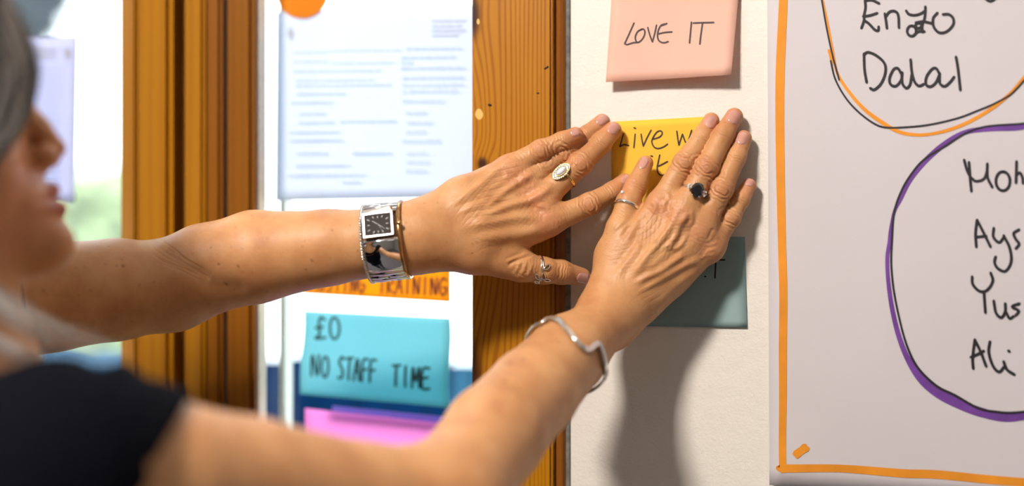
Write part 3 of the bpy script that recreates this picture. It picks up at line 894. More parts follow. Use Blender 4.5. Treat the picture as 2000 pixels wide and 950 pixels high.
def polygonise(G, h, B=16):
    """naive surface nets over sparse blocks; returns V (mm), quads"""
    lo = np.floor(G.lo / h).astype(int) - 2
    hi = np.ceil(G.hi / h).astype(int) + 2
    nb = (hi - lo) // B + 1
    cen = np.stack(np.meshgrid(*[np.arange(n) for n in nb], indexing='ij'), -1).reshape(-1, 3)
    cp = (lo + cen * B + B / 2) * h
    half = B * h * 0.5
    act = []
    CH = 4096
    # coarse culling by bounding boxes, then by value
    for c, p in zip(cen, cp):
        s = G.near(p - half, p + half, 14.0)
        if s is None: continue
        v = s.f(p[None])[0]
        if abs(v) < half * 1.75 * 1.9 + 6: act.append((c, s))
    g1 = np.arange(B + 1)
    loc = np.stack(np.meshgrid(g1, g1, g1, indexing='ij'), -1).reshape(-1, 3)
    keys = []; pts = []; quads = []
    off = lo - 4
    def key(i): return ((i[:, 0] - off[0]).astype(np.int64) << 40) | ((i[:, 1] - off[1]).astype(np.int64) << 20) | (i[:, 2] - off[2]).astype(np.int64)
    for c, s in act:
        base = lo + c * B
        gp = (base + loc) * h
        f = s.f(gp).reshape(B + 1, B + 1, B + 1)
        sg = f < 0
        if sg.all() or not sg.any(): continue
        cs = np.zeros((B, B, B), dtype=np.int8)
        for dx in (0, 1):
            for dy in (0, 1):
                for dz in (0, 1):
                    cs += sg[dx:B + dx, dy:B + dy, dz:B + dz]
        ci = np.argwhere((cs > 0) & (cs < 8))
        if len(ci):
            # vertex = mean of edge crossings
            acc = np.zeros((len(ci), 3)); cnt = np.zeros(len(ci))
            for ax in range(3):
                o1, o2 = [a for a in range(3) if a != ax]
                for e1 in (0, 1):
                    for e2 in (0, 1):
                        i0 = ci.copy(); i0[:, o1] += e1; i0[:, o2] += e2
                        i1 = i0.copy(); i1[:, ax] += 1
                        f0 = f[tuple(i0.T)]; f1 = f[tuple(i1.T)]
                        m = (f0 < 0) != (f1 < 0)
                        t = np.where(m, f0 / np.where(m, f0 - f1, 1), 0)
                        q = i0.astype(float); q[:, ax] += t
                        acc += q * m[:, None]; cnt += m
            v = (base + acc / cnt[:, None]) * h
            for _ in range(2):
                v = project_sdf(s, v)
            keys.append(key(base + ci)); pts.append(v)
        for ax in range(3):
            o1, o2 = (ax + 1) % 3, (ax + 2) % 3
            sl0 = [slice(0, B)] * 3; sl1 = [slice(0, B)] * 3
            sl1[ax] = slice(1, B + 1)
            a0 = sg[tuple(sl0)]; a1 = sg[tuple(sl1)]
            for flip, m in ((False, a0 & ~a1), (True, ~a0 & a1)):
                ei = np.argwhere(m)
                if not len(ei): continue
                ei = base + ei
                q = []
                for d1, d2 in ((-1, -1), (0, -1), (0, 0), (-1, 0)):
                    e = ei.copy(); e[:, o1] += d1; e[:, o2] += d2
                    q.append(key(e))
                q = np.stack(q, 1)
                quads.append(q[:, ::-1] if flip else q)
    K = np.concatenate(keys); V = np.concatenate(pts); Q = np.concatenate(quads)
    o = np.argsort(K); K = K[o]; V = V[o]
    idx = np.searchsorted(K, Q)
    idx = np.minimum(idx, len(K) - 1)
    ok = (K[idx] == Q).all(1)
    return V, idx[ok]

def grad_sdf(s, P, e=0.15):
    g = np.empty_like(P)
    for a in range(3):
        d = np.zeros(3); d[a] = e
        g[:, a] = (s.f(P + d) - s.f(P - d)) / (2 * e)
    return g

def project_sdf(s, P, lim=2.5):
    f = s.f(P); g = grad_sdf(s, P)
    st = f / np.maximum((g * g).sum(1), 0.25)
    st = np.clip(st, -lim, lim)
    return P - g * st[:, None]

def project_blocks(G, P, cell=40.0, it=2):
    k = np.floor(P / cell).astype(int)
    kk = (k[:, 0] + 500) * 1000000 + (k[:, 1] + 500) * 1000 + (k[:, 2] + 500)
    o = np.argsort(kk, kind='stable'); sk = kk[o]
    cut = np.flatnonzero(np.diff(sk)) + 1
    out = P.copy()
    for ix in np.split(o, cut):
        c = k[ix[0]] * cell
        s = G.near(c - 2, c + cell + 2, 16.0)
        if s is None: continue
        q = P[ix]
        for _ in range(it): q = project_sdf(s, q, 1.0)
        out[ix] = q
    return out

def subdivide(V, faces_quads, ngons, sel):
    """split the selected quads in four; neighbours become n-gons"""
    Q = faces_quads
    S = Q[sel]; R_ = Q[~sel]
    e = np.stack([S, np.roll(S, -1, 1)], 2).reshape(-1, 2)
    es = np.sort(e, 1)
    ek = es[:, 0].astype(np.int64) * (1 << 32) + es[:, 1]
    uk, inv = np.unique(ek, return_inverse=True)
    a = (uk >> 32).astype(int); b = (uk & 0xffffffff).astype(int)
    n0 = len(V)
    mid = (V[a] + V[b]) / 2
    cen = V[S].mean(1)
    V2 = np.concatenate([V, mid, cen])
    mi = (n0 + inv).reshape(-1, 4)
    ci = n0 + len(mid) + np.arange(len(S))
    new = []
    for k in range(4):
        new.append(np.stack([S[:, k], mi[:, k], ci, mi[:, (k - 1) % 4]], 1))
    newq = np.concatenate(new)
    # neighbours
    touched = np.zeros(n0, bool); touched[S.ravel()] = True
    cand = touched[R_].sum(1) >= 2
    keep = R_[~cand]
    lst = [tuple(q) for q in R_[cand]] + [tuple(n) for n in ngons]
    d = {}
    sub_e = dict(zip(uk.tolist(), (n0 + np.arange(len(uk))).tolist()))
    extraq = []; ng = []
    for q in lst:
        o = []
        m = len(q)
        for i in range(m):
            x, y = int(q[i]), int(q[(i + 1) % m])
            o.append(x)
            kx_ = (min(x, y) << 32) + max(x, y)
            if kx_ in sub_e: o.append(sub_e[kx_])
        if len(o) == 4: extraq.append(o)
        else: ng.append(o)
    qs = [keep, newq]
    if extraq: qs.append(np.array(extraq))
    nsub = len(newq)
    allq = np.concatenate([newq] + [keep] + ([np.array(extraq)] if extraq else []))
    flag = np.zeros(len(allq), bool); flag[:nsub] = True
    return V2, allq, ng, flag, n0

YV = np.array([0, -1.0, 0])                    # out of the wall, towards the room

def L(*pts):
    """(u,v,d,r) chain -> prims"""
    out = []
    for p, q in zip(pts[:-1], pts[1:]):
        out.append(Prim(Wm(*p[:3]), Wm(*q[:3]), p[3], q[3]))
    return out

# --- right hand (the one nearer the camera); u, v, distance from wall, radius
RF = {
 'index':  [(1288, 404, 34, 10.0), (1337, 318, 26, 8.5), (1371, 269, 16, 7.5), (1389, 236, 9.3, 6.4)],
 'middle': [(1330, 424, 37, 10.2), (1381, 327, 28, 8.7), (1413, 264, 17, 7.9), (1434, 228, 9.8, 6.8)],
 'ring':   [(1366, 452, 31, 9.8), (1410, 369, 27, 8.4), (1437, 309, 16, 7.5), (1452, 271, 9.5, 6.5)],
 'pinky':  [(1385, 489, 25, 8.9), (1427, 425, 20, 7.4), (1447, 390, 15, 6.6), (1463, 363, 8.8, 5.7)],
 'thumb':  [(1212, 448, 43, 10.5), (1227, 396, 34, 8.9), (1242, 364, 27, 8.3), (1261, 319, 16, 6.0)],
}
RW = [(1188, 622, 66, 17.5)]
def palm_right():
    it = []
    w_i, w_p = (1172, 606, 58, 15.5), (1202, 640, 56, 15.0)
    it += L(w_i, (1232, 505, 46, 12), RF['index'][0])
    it += L((1180, 612, 60, 16), (1262, 518, 49, 12.5), RF['middle'][0])
    it += L((1192, 628, 60, 16), (1290, 535, 43, 12.5), RF['ring'][0])
    it += L(w_p, (1311, 540, 34, 12), RF['pinky'][0])
    it += L((1185, 585, 54, 16), (1200, 500, 44, 13.5), RF['thumb'][0])
    it += L((1225, 480, 44, 11), (1290, 420, 32, 9))
    it += L((1296, 398, 32, 9), (1338, 402, 34, 9), (1373, 432, 30, 9), (1394, 478, 25, 8.5))
    it += L((1248, 596, 40, 14), (1338, 514, 29, 11))
    return it
LF = {
 'pinky':  [(993, 330, 49, 9.8), (1056, 294, 42, 8.0), (1098, 276, 36, 7.1), (1124, 264, 32, 6.3)],
 'ring':   [(1024, 354, 45, 10.0), (1102, 300, 30, 8.0), (1146, 264, 17.5, 7.2), (1176, 239, 10.2, 6.6)],
 'middle': [(1052, 394, 44, 10.4), (1134, 320, 32, 8.8), (1174, 280, 19, 8.0), (1197, 255, 10.2, 7.0)],
 'index':  [(1072, 434, 44, 10.4), (1152, 399, 31, 8.6), (1196, 375, 17.5, 7.6), (1220, 355, 9.0, 6.5)],
 'thumb':  [(1018, 520, 52, 11.4), (1062, 529, 42, 10.0), (1096, 532, 32, 9.2), (1136, 541, 19, 7.0)],
}
def palm_left():
    it = []
    it += L((812, 438, 82, 17), (900, 385, 68, 14), LF['pinky'][0])
    it += L((815, 452, 84, 18), (915, 408, 70, 14), LF['ring'][0])
    it += L((815, 468, 84, 18), (935, 435, 70, 14), LF['middle'][0])
    it += L((815, 484, 82, 17.5), (945, 462, 68, 14), LF['index'][0])
    it += L((830, 488, 78, 16), (930, 492, 64, 16), (985, 507, 56, 12.5), LF['thumb'][0])
    it += L((960, 470, 60, 13), (1045, 450, 46, 9))
    it += L((998, 338, 48, 9), (1030, 358, 43, 9), (1058, 388, 42, 9.5), (1075, 418, 42, 9.5))
    return it
def finger(ch):
    pr = L(*ch)
    # soft knuckle pads on the back of PIP, and a pulp under the tip
    pr.append(Prim(Wm(ch[1][0], ch[1][1], ch[1][2] + 1.2), Wm(ch[1][0], ch[1][1], ch[1][2] + 1.2), ch[1][3] * 0.93, ch[1][3] * 0.93))
    return Group(pr, 3.0)
handR = Group([Group(palm_right(), 9.0), Group([finger(c) for c in RF.values()], 0.6)], 5.0)
handL = Group([Group(palm_left(), 9.0), Group([finger(c) for c in LF.values()], 0.6)], 5.0)

# --- arms
RELB = (868, 985, 285, 33)
RSHO = (110, 940, 485, 56)
armR = Group([
    Group(L((1188, 622, 62, 18.5), (1112, 690, 105, 28), (1040, 768, 160, 31), (965, 850, 218, 33), RELB), 5.0),
    Group(L(RELB, (700, 977, 330, 33.5), (480, 958, 390, 40), (300, 955, 440, 47), RSHO), 5.0)], 20.0)
LELB = (335, 558, 118, 33.5)
LSHO = (-190, 615, 250, 48)
armL = Group([
    Group(L((812, 462, 83, 21.5), (765, 472, 88, 25.0), (640, 484, 98, 28.5), (500, 502, 108, 35), (400, 527, 114, 34.5), LELB), 5.0),
    Group(L(LELB, (230, 566, 135, 38.5), (100, 580, 165, 41), LSHO), 5.0)], 12.0)
for nm, a, b_ in (('forearm R', (1188, 622, 62), RELB), ('upper R', RELB, RSHO), ('forearm L', (812, 462, 83), LELB), ('upper L', LELB, LSHO), ('shoulders', RSHO, LSHO)):
    print(nm, round(float(np.linalg.norm(Wm(*a[:3]) - Wm(*b_[:3])))))

# --- head: mid-plane frame; a forward, b up, c towards the camera (her right)
HO = PZ(60, 400, 0.875) * 1000
psi = math.radians(13)
E1 = CR * math.cos(psi) + CF * math.sin(psi)
E2 = CU
E3 = np.cross(E1, E2)
HS = 1000 * 0.875 / FPX                  # mm per px at the head
def H(a, b, c=0.0): return HO + E1 * a + E2 * b + E3 * c
def Hp(u, v, c=0.0): return H((u - 60) * HS / math.cos(psi), (400 - v) * HS, c)
HR = np.array([E1, E2, E3])
def hb(p, q, r1, r2): return Prim(p, q, r1, r2)
head_items = [
    Ell(H(-92, 92, 0), HR, (88, 86, 73)),
    Ell(H(-52, 40, 0), HR, (50, 75, 58)),
    Ell(H(-46, 10, 0), HR, (48, 46, 54)),
    Ell(H(-32, 18, 31), HR, (26, 30, 24)), Ell(H(-32, 18, -31), HR, (26, 30, 24)),
    hb(Hp(84, 478, 0), H(-68, -18, 46), 11, 12), hb(Hp(84, 478, 0), H(-68, -18, -46), 11, 12),
    Prim(Hp(97, 477, 0), Hp(80, 482, 0), 12.0, 12.5),
    Ell(Hp(44, 415, 0), HR, (14.5, 26, 24)),
    hb(H(-13, 64, 18), H(-16, 62, -18), 9, 9),
    hb(H(-24, 64, 34), H(-14, 66, 16), 8, 9),
]
face_items = [
    Group([Prim(Hp(34, 196), Hp(72, 252), 7.0, 7.5), Prim(Hp(72, 252), Hp(104, 289), 7.5, 6.6),
           Ell(Hp(84, 306, 10), HR, (9, 7, 5.5)), Ell(Hp(84, 306, -10), HR, (9, 7, 5.5)),
           Prim(Hp(90, 318), Hp(70, 335), 4.0, 5.0)], 5.0),
    Group([Prim(Hp(98, 372, 0), Hp(60, 395, 21), 4.6, 2.6), Prim(Hp(98, 372, 0), Hp(60, 395, -21), 4.6, 2.6)], 2.5),
    Group([Prim(Hp(111, 409, 0), Hp(62, 405, 21), 5.0, 2.6), Prim(Hp(111, 409, 0), Hp(62, 405, -21), 5.0, 2.6)], 2.5),
    Prim(Hp(104, 440, 0), Hp(100, 450, 0), 5, 6),
    Prim(H(-19, 53, 31), H(-19, 53, 31), 13, 13), Prim(H(-19, 53, -31), H(-19, 53, -31), 13, 13),
    Ell(H(-92, 40, 73), HR, (16, 28, 6)), Ell(H(-92, 40, -73), HR, (16, 28, 6)),
]
SR, SL = Wm(*RSHO[:3]), Wm(*LSHO[:3])
LAT = (SR - SL) / np.linalg.norm(SR - SL)
FWD = np.cross(np.array([0, 0, 1.0]), LAT); FWD /= np.linalg.norm(FWD)
if FWD @ E1 < 0: FWD = -FWD
SM = (SR + SL) / 2
UPV = np.array([0, 0, 1.0])
NB = np.array([*(SM * 0.5 + H(-75, 0, 0) * 0.5)[:2], SM[2] + 15])
neck_items = [Prim(H(-66, -8, 0), NB, 47, 54), Prim(NB, SM - UPV * 60, 55, 70)]
head = Group([Group(head_items, 14.0), Group(face_items, 0.0)], 5.0)
neck = Group(neck_items, 20)
pel = np.array([SM[0] - 60 * FWD[0], SM[1] - 60 * FWD[1], 930.0])
def TP(lat, fwd, z):
    t = (SM[2] - z) / (SM[2] - 930.0)
    c = SM * (1 - t) + pel * t
    return np.array([c[0], c[1], z]) + LAT * lat + FWD * fwd
Z0 = SM[2]
torso = Group([
    Prim(TP(95, -10, Z0 - 35), TP(-95, -10, Z0 - 35), 48, 48),
    Prim(TP(65, 0, Z0 - 120), TP(-65, 0, Z0 - 120), 88, 88),
    Prim(TP(62, 0, Z0 - 260), TP(-62, 0, Z0 - 260), 78, 78),
    Prim(TP(60, 0, 1000), TP(-60, 0, 1000), 88, 88),
    Prim(TP(72, -10, 900), TP(-72, -10, 900), 98, 98),
    Ell(TP(62, 70, Z0 - 165), np.array([LAT, FWD, UPV]), (58, 48, 58)), Ell(TP(-62, 70, Z0 - 165), np.array([LAT, FWD, UPV]), (58, 48, 58)),
], 60.0)
def leg(s):
    hip = TP(s * 85, -5, 880); kn = np.array([*(TP(s * 90, 20, 900)[:2]), 490.0]); an = np.array([*(TP(s * 95, -15, 900)[:2]), 85.0])
    toe = an + FWD * 130; toe[2] = 40
    return [Prim(hip, kn, 78, 52), Prim(kn, an, 50, 34), Prim(an + np.array([0, 0, -40]) - FWD * 20, toe + np.array([0, 0, -8]), 36, 28)]
legs = Group([Group(leg(1), 25), Group(leg(-1), 25)], 0)
trunk = Group([torso, legs], 50)
body = Group([Group([trunk, neck, head], 24.0), armR, armL], 40.0)
whole = Group([Group([body, handR], 14.0), handL], 12.0)
# the two hands must not melt together where the left index passes under the right thumb
class NoMelt:
    def __init__(s): s.lo = np.minimum(body.lo, np.minimum(handR.lo, handL.lo)); s.hi = np.maximum(body.hi, np.maximum(handR.hi, handL.hi))
bodyA = Group([Group([Group([trunk, neck, head], 24.0), armR], 40.0), handR], 14.0)
bodyB = Group([armL, handL], 14.0)
class Melt(Group):
    """body with the right arm + left arm, blended only near the shoulders"""
    def __init__(g, a, b):
        g.items = [a, b]; g.k = 40.0
        g.lo = np.minimum(a.lo, b.lo); g.hi = np.maximum(a.hi, b.hi)
    def near(g, lo, hi, m):
        out = [i.near(lo, hi, m) if np.all(i.lo - m < hi) and np.all(i.hi + m > lo) else None for i in g.items]
        if out[0] is None: return out[1]
        if out[1] is None: return out[0]
        h = Group.__new__(Group); h.items = out
        h.k = 40.0 if hi[0] < SHX else 0.0
        h.lo = g.lo; h.hi = g.hi
        return h
SHX = Wm(900, 500, 80)[0]
whole = Melt(bodyA, bodyB)

import time as _t
_t0 = _t.time()
HB = 2.0
V, Q = polygonise(whole, HB)
print('polygonised', len(V), len(Q), round(_t.time() - _t0, 1), 's')

def in_hand(P):
    """hands: near the wall and right of the watch / above the bracelet"""
    u, v, z = project(P / 1000)
    dist = -P[:, 1]
    l = (u > 760) & (dist < 110)
    return l
def in_elbow(P):
    u, v, z = project(P / 1000)
    return (u > 290) & (u < 430) & (v > 468) & (v < 590) & (z > 0.98)
ng = []
sel = (in_hand(V) | in_elbow(V))[Q].all(1)
V, Q, ng, flag, n0 = subdivide(V, Q, ng, sel)
V[n0:] = project_blocks(whole, V[n0:])
uu, vv, zz = project(V / 1000)
fz = V[Q].mean(1)
sel = flag & (in_hand(fz) | in_elbow(fz))
V, Q, ng, flag, n0 = subdivide(V, Q, ng, sel)
V[n0:] = project_blocks(whole, V[n0:])
print('subdivided', len(V), len(Q), len(ng), round(_t.time() - _t0, 1), 's')

def normals(V, Q, ng):
    n = np.zeros_like(V)
    a, b, c, d = V[Q[:, 0]], V[Q[:, 1]], V[Q[:, 2]], V[Q[:, 3]]
    fn = np.cross(c - a, d - b)
    for k in range(4): np.add.at(n, Q[:, k], fn)
    for f in ng:
        p = V[list(f)]
        m = np.cross(p[1] - p[0], p[2] - p[0]) + np.cross(p[2] - p[0], p[3] - p[0])
        n[list(f)] += m
    return n / (np.linalg.norm(n, axis=1)[:, None] + 1e-9)

NV = normals(V, Q, ng)
UU, VV, ZZ = project(V / 1000)
view = (V / 1000 - CAM); view /= np.linalg.norm(view, axis=1)[:, None]
facing = np.clip(-(NV * view).sum(1), 0, 1)
fwin = np.clip((facing - 0.10) / 0.35, 0, 1)
disp = np.zeros(len(V)); red = np.zeros(len(V)); mole = np.zeros(len(V)); lip = np.zeros(len(V))
PX = 2.6                                     # px per mm at the hands

def near_idx(cx, cy, rad, dmax=130):
    return np.flatnonzero((np.abs(UU - cx) < rad) & (np.abs(VV - cy) < rad) & (-V[:, 1] < dmax))

def ridge(pts, amp, sig, valley=0.0, taper=True):
    P = smooth_path(pts, n=6)
    lo, hi = P.min(0) - 6 * sig, P.max(0) + 6 * sig
    ix = np.flatnonzero((UU > lo[0]) & (UU < hi[0]) & (VV > lo[1]) & (VV < hi[1]) & (-V[:, 1] < 230))
    if not len(ix): return
    q = np.stack([UU[ix], VV[ix]], 1)
    best = np.full(len(ix), 1e9); tb = np.zeros(len(ix)); sd = np.zeros(len(ix))
    for i in range(len(P) - 1):
        a, b_ = P[i], P[i + 1]
        ba = b_ - a
        t = np.clip(((q - a) @ ba) / (ba @ ba), 0, 1)
        r = q - a - t[:, None] * ba
        d = np.hypot(r[:, 0], r[:, 1])
        m = d < best
        best[m] = d[m]; tb[m] = (i + t[m]) / (len(P) - 1)
        sd[m] = (ba[0] * r[m, 1] - ba[1] * r[m, 0])
    tp = np.clip(np.minimum(tb, 1 - tb) * 5 + 0.1, 0, 1) if taper else 1.0
    g = np.exp(-(best / sig) ** 2)
    dv = amp * g
    if valley: dv = dv - valley * np.exp(-((best - 2.1 * sig) / (1.0 * sig)) ** 2)
    disp[ix] += 1.0 * dv * tp * fwin[ix]

def knuckle(cx, cy, ax, ay, R, lam, amp, bumpa=0.0, squash=0.62, redness=0.35, arc=0.0):
    """concentric skin folds around a joint; (ax, ay) = finger direction in px"""
    n = math.hypot(ax, ay); ax /= n; ay /= n
    ix = near_idx(cx, cy, R * 3.2)
    dx, dy = UU[ix] - cx, VV[ix] - cy
    s = dx * ax + dy * ay
    q = -dx * ay + dy * ax
    s = s + arc * q * q / R
    wob = 0.9 * np.sin(q * 0.37 + cx) + 0.7 * np.sin(s * 0.5 + q * 0.21 + cy)
    r = np.sqrt(s * s + (q * squash) ** 2 + 1.5) + wob * 0.8
    env = np.exp(-(r / R) ** 4 * 0.5) * np.clip(r / (R * 0.42), 0, 1) ** 1.5
    env = env * (0.35 + 0.65 * np.clip(np.abs(s) / (R * 0.45), 0, 1))
    disp[ix] += (amp * np.cos(2 * math.pi * r / lam) * env + bumpa * np.exp(-(r / (R * 0.7)) ** 2)) * fwin[ix]
    red[ix] = np.maximum(red[ix], redness * np.exp(-(r / (R * 0.9)) ** 2))

def folds(cx, cy, ax, ay, L_, Wd, lam, amp, arc=0.0):
    """straight transverse creases"""
    n = math.hypot(ax, ay); ax /= n; ay /= n
    ix = near_idx(cx, cy, max(L_, Wd) * 2.5)
    dx, dy = UU[ix] - cx, VV[ix] - cy
    s = dx * ax + dy * ay; q = -dx * ay + dy * ax
    s2 = s + arc * q * q / max(Wd, 1) + 0.8 * np.sin(q * 0.33 + cx)
    pr = np.cos(2 * math.pi * s2 / lam + 0.9 * np.sin(s2 * 0.23 + cy))
    pr = np.where(pr > 0, pr * 0.6, pr)
    disp[ix] += amp * pr * np.exp(-(s / L_) ** 2 - (q / Wd) ** 4) * fwin[ix]

for F_, arcs in ((RF, 1), (LF, 1)):
    for nm, ch in F_.items():
        (u0, v0, d0, r0), (u1, v1, d1, r1), (u2, v2, d2, r2), (u3, v3, d3, r3) = ch
        if nm != 'thumb':
            s_ = r1 / 8.5
            knuckle(u1 - 1, v1 + 1, u2 - u0, v2 - v0, 19 * s_, 6.8, 0.48, 0.35)
            folds(u2 - 3 * (u3 - u1) / 60, v2 - 2, u3 - u1, v3 - v1, 9 * s_, 15 * s_, 5.4, 0.30, -0.10)
            folds(u0 * 0.5 + u1 * 0.5, v0 * 0.5 + v1 * 0.5, u1 - u0, v1 - v0, 16, 18, 6.3, 0.10, 0.1)
            knuckle(u0, v0, u1 - u0, v1 - v0, 26, 7.5, 0.07, 0.8, redness=0.5)
        else:
            folds(u2, v2, u3 - u1, v3 - v1, 12, 18, 6.0, 0.28, 0.1)
            folds(u1 * 0.6 + u0 * 0.4, v1 * 0.6 + v0 * 0.4, u2 - u0, v2 - v0, 14, 20, 5.6, 0.12, 0.0)
        ix = near_idx(u3, v3, 40, 60)
        d_ = np.hypot(UU[ix] - u3, VV[ix] - v3)
        red[ix] = np.maximum(red[ix], 0.6 * np.exp(-(d_ / 21) ** 2))
# dorsal tendons, veins and skin folds
for pts, a, s_, vl in [
    # left hand
    ([(958, 390), (975, 383), (997, 367), (1024, 350), (1042, 336)], 1.1, 6, .5),
    ([(935, 424), (963, 415), (996, 402), (1033, 392), (1062, 376), (1079, 360)], 1.5, 6.5, .55),
    ([(880, 402), (905, 384), (938, 361), (966, 336), (988, 318)], 1.0, 7, .3),
    ([(905, 445), (944, 436), (985, 428), (1030, 425), (1060, 428)], 1.0, 8, .5),
    ([(930, 466), (985, 462), (1030, 456), (1060, 445)], .6, 9, .3),
    ([(950, 405), (965, 395), (985, 390), (1010, 383)], .6, 4, .25),
    ([(900, 415), (925, 402), (948, 397)], .6, 5, .3),
    ([(1000, 330), (1012, 343), (1030, 350)], .5, 4, .2), ([(985, 335), (995, 350), (1010, 358)], .5, 4, .2),
    ([(1045, 398), (1060, 405), (1075, 407)], .4, 4, .2), ([(1050, 340), (1065, 345), (1082, 350)], .4, 4, .2),
    ([(990, 520), (1010, 509), (1040, 498)], -1.2, 4, 0), ([(985, 508), (1005, 500), (1024, 494)], -.5, 3.5, 0),
    ([(1005, 535), (1012, 522), (1016, 512)], .35, 3, .15), ([(1018, 538), (1024, 525), (1027, 512)], .35, 3, .15), ([(1030, 540), (1036, 528), (1038, 516)], .3, 3, .1),
    # right hand
    ([(1205, 540), (1222, 514), (1243, 486), (1249, 472)], .9, 6, .35),
    ([(1224, 472), (1236, 448), (1246, 428), (1262, 400)], .9, 5.5, .4),
    ([(1240, 535), (1264, 500), (1292, 468), (1310, 442), (1330, 410)], 1.3, 6, .5),
    ([(1298, 492), (1318, 462), (1328, 437), (1348, 414)], 1.2, 5.5, .5),
    ([(1240, 556), (1262, 543), (1288, 531), (1320, 509), (1338, 498)], 1.4, 5.5, .6),
    ([(1244, 570), (1278, 552), (1309, 534), (1345, 516), (1368, 508)], 1.0, 6, .35),
    ([(1284, 606), (1309, 572), (1337, 548), (1368, 526)], .7, 8, .3),
    ([(1290, 492), (1305, 478), (1315, 486), (1330, 478), (1345, 452)], .7, 4, .3),
    ([(1300, 414), (1297, 400), (1307, 388), (1300, 376)], .8, 4, .3), ([(1318, 412), (1312, 398), (1318, 388)], .5, 3.5, .2),
    ([(1275, 420), (1280, 405), (1275, 394)], .5, 4, .2), ([(1348, 440), (1352, 425), (1350, 410)], .5, 4, .2),
    ([(1196, 455), (1210, 440), (1225, 425)], .35, 4, .15), ([(1205, 462), (1220, 447), (1238, 428)], .35, 4, .15),
    ([(1382, 470), (1388, 455), (1393, 446)], -.7, 3.5, 0), ([(1372, 498), (1385, 490), (1396, 486)], .3, 3, .15), ([(1362, 508), (1378, 500), (1390, 497)], .3, 3, .15),
    ([(1380, 480), (1392, 478), (1402, 472)], .3, 3, .12),
]:
    ridge(pts, a, s_, vl)
def sines(p, seed, n, kmin, kmax):
    r = np.random.default_rng(seed)
    out = np.zeros(len(p))
    for _ in range(n):
        a = r.uniform(0, 2 * math.pi); k = r.uniform(kmin, kmax)
        out += np.sin(p[:, 0] * math.cos(a) * k + p[:, 1] * math.sin(a) * k + r.uniform(0, 6.28))
    return out / math.sqrt(n / 2)
def wrinkle_field(cx, cy, ax, ay, L_, Wd, seed, amp):
    """narrow branching skin creases over the back of a hand; (ax, ay) = direction of the metacarpals"""
    n = math.hypot(ax, ay); ax /= n; ay /= n
    ix = near_idx(cx, cy, max(L_, Wd) * 1.8)
    dx, dy = UU[ix] - cx, VV[ix] - cy
    s = dx * ax + dy * ay; q = -dx * ay + dy * ax
    p = np.stack([s, q], 1)
    env = np.exp(-(s / L_) ** 4 - (q / Wd) ** 4) * fwin[ix]
    for (lam, ang, am, sd) in ((11.0, 8, 1.0, 1), (8.0, -24, 0.8, 2), (7.0, 38, 0.6, 3), (5.2, 80, 0.45, 4)):
        an = math.radians(ang)
        c_ = -s * math.sin(an) + q * math.cos(an)
        ph = 2 * math.pi * c_ / lam + 1.5 * sines(p, seed + sd, 5, 0.03, 0.10)
        mod = np.clip(0.35 + 0.65 * sines(p, seed + 10 + sd, 5, 0.025, 0.07), 0, 1.3)
        disp[ix] -= amp * am * mod * np.exp(-(np.sin(ph / 2) / 0.36) ** 2) * env
        disp[ix] += amp * am * mod * 0.35 * env
    disp[ix] += 0.30 * amp * sines(p, seed + 30, 8, 0.08, 0.22) * env
wrinkle_field(985, 400, 100, -45, 95, 78, 100, 0.24)
wrinkle_field(1035, 528, 100, 8, 38, 24, 140, 0.20)
wrinkle_field(1290, 480, 62, -78, 108, 80, 200, 0.24)
# elbow crease of the far arm
rr_ = random.Random(3)
for k in range(9):
    o_ = -16 + k * 4.6
    l0, l1 = rr_.uniform(-0.15, 0.2), rr_.uniform(0.75, 1.1)
    q_ = []
    for t_ in np.linspace(l0, l1, 5):
        q_.append((314 + 88 * t_ - .56 * o_ * (1 - 0.45 * t_) + rr_.uniform(-1, 1), 488 + 62 * t_ - 9 * t_ * t_ + .83 * o_ * (1 - 0.45 * t_) + rr_.uniform(-1, 1)))
    ridge(q_, -0.30 - rr_.uniform(0, 0.2), 2.0, -0.0)
ridge([(312, 482), (345, 508), (375, 530), (410, 548)], -2.4, 20, 0)
ridge([(385, 545), (430, 560), (490, 566)], -1.6, 18, 0)
# faint fine net of skin lines on the backs of the hands
hx = np.flatnonzero(in_hand(V))
p_ = V[hx] * 1.0
net = (np.sin(p_ @ np.array([2.1, .4, 1.0]) + 1.3 * np.sin(p_ @ np.array([.5, .2, -.8]))) * np.sin(p_ @ np.array([-1.1, .5, 2.0]) + 1.5 * np.sin(p_ @ np.array([.7, -.1, .5]))))
disp[hx] += 0.045 * net * fwin[hx]
for (mu, mv, mr) in [(441, 557, 3.2), (427, 516, 2.6), (412, 484, 1.6), (610, 510, 2), (596, 527, 1.8), (995, 711, 3.4), (1021, 702, 3.4), (985, 745, 3), (86, 568, 3), (178, 567, 2.2), (465, 520, 1.6), (545, 470, 1.6), (700, 490, 1.8), (978, 487, 1.2), (922, 495, 1.4), (240, 520, 2), (560, 455, 1.6), (650, 450, 1.6)]:
    ix = np.flatnonzero((np.abs(UU - mu) < 8) & (np.abs(VV - mv) < 8))
    mole[ix] = np.maximum(mole[ix], np.exp(-(((UU[ix] - mu) ** 2 + (VV[ix] - mv) ** 2) / mr ** 2) ** 1.5))
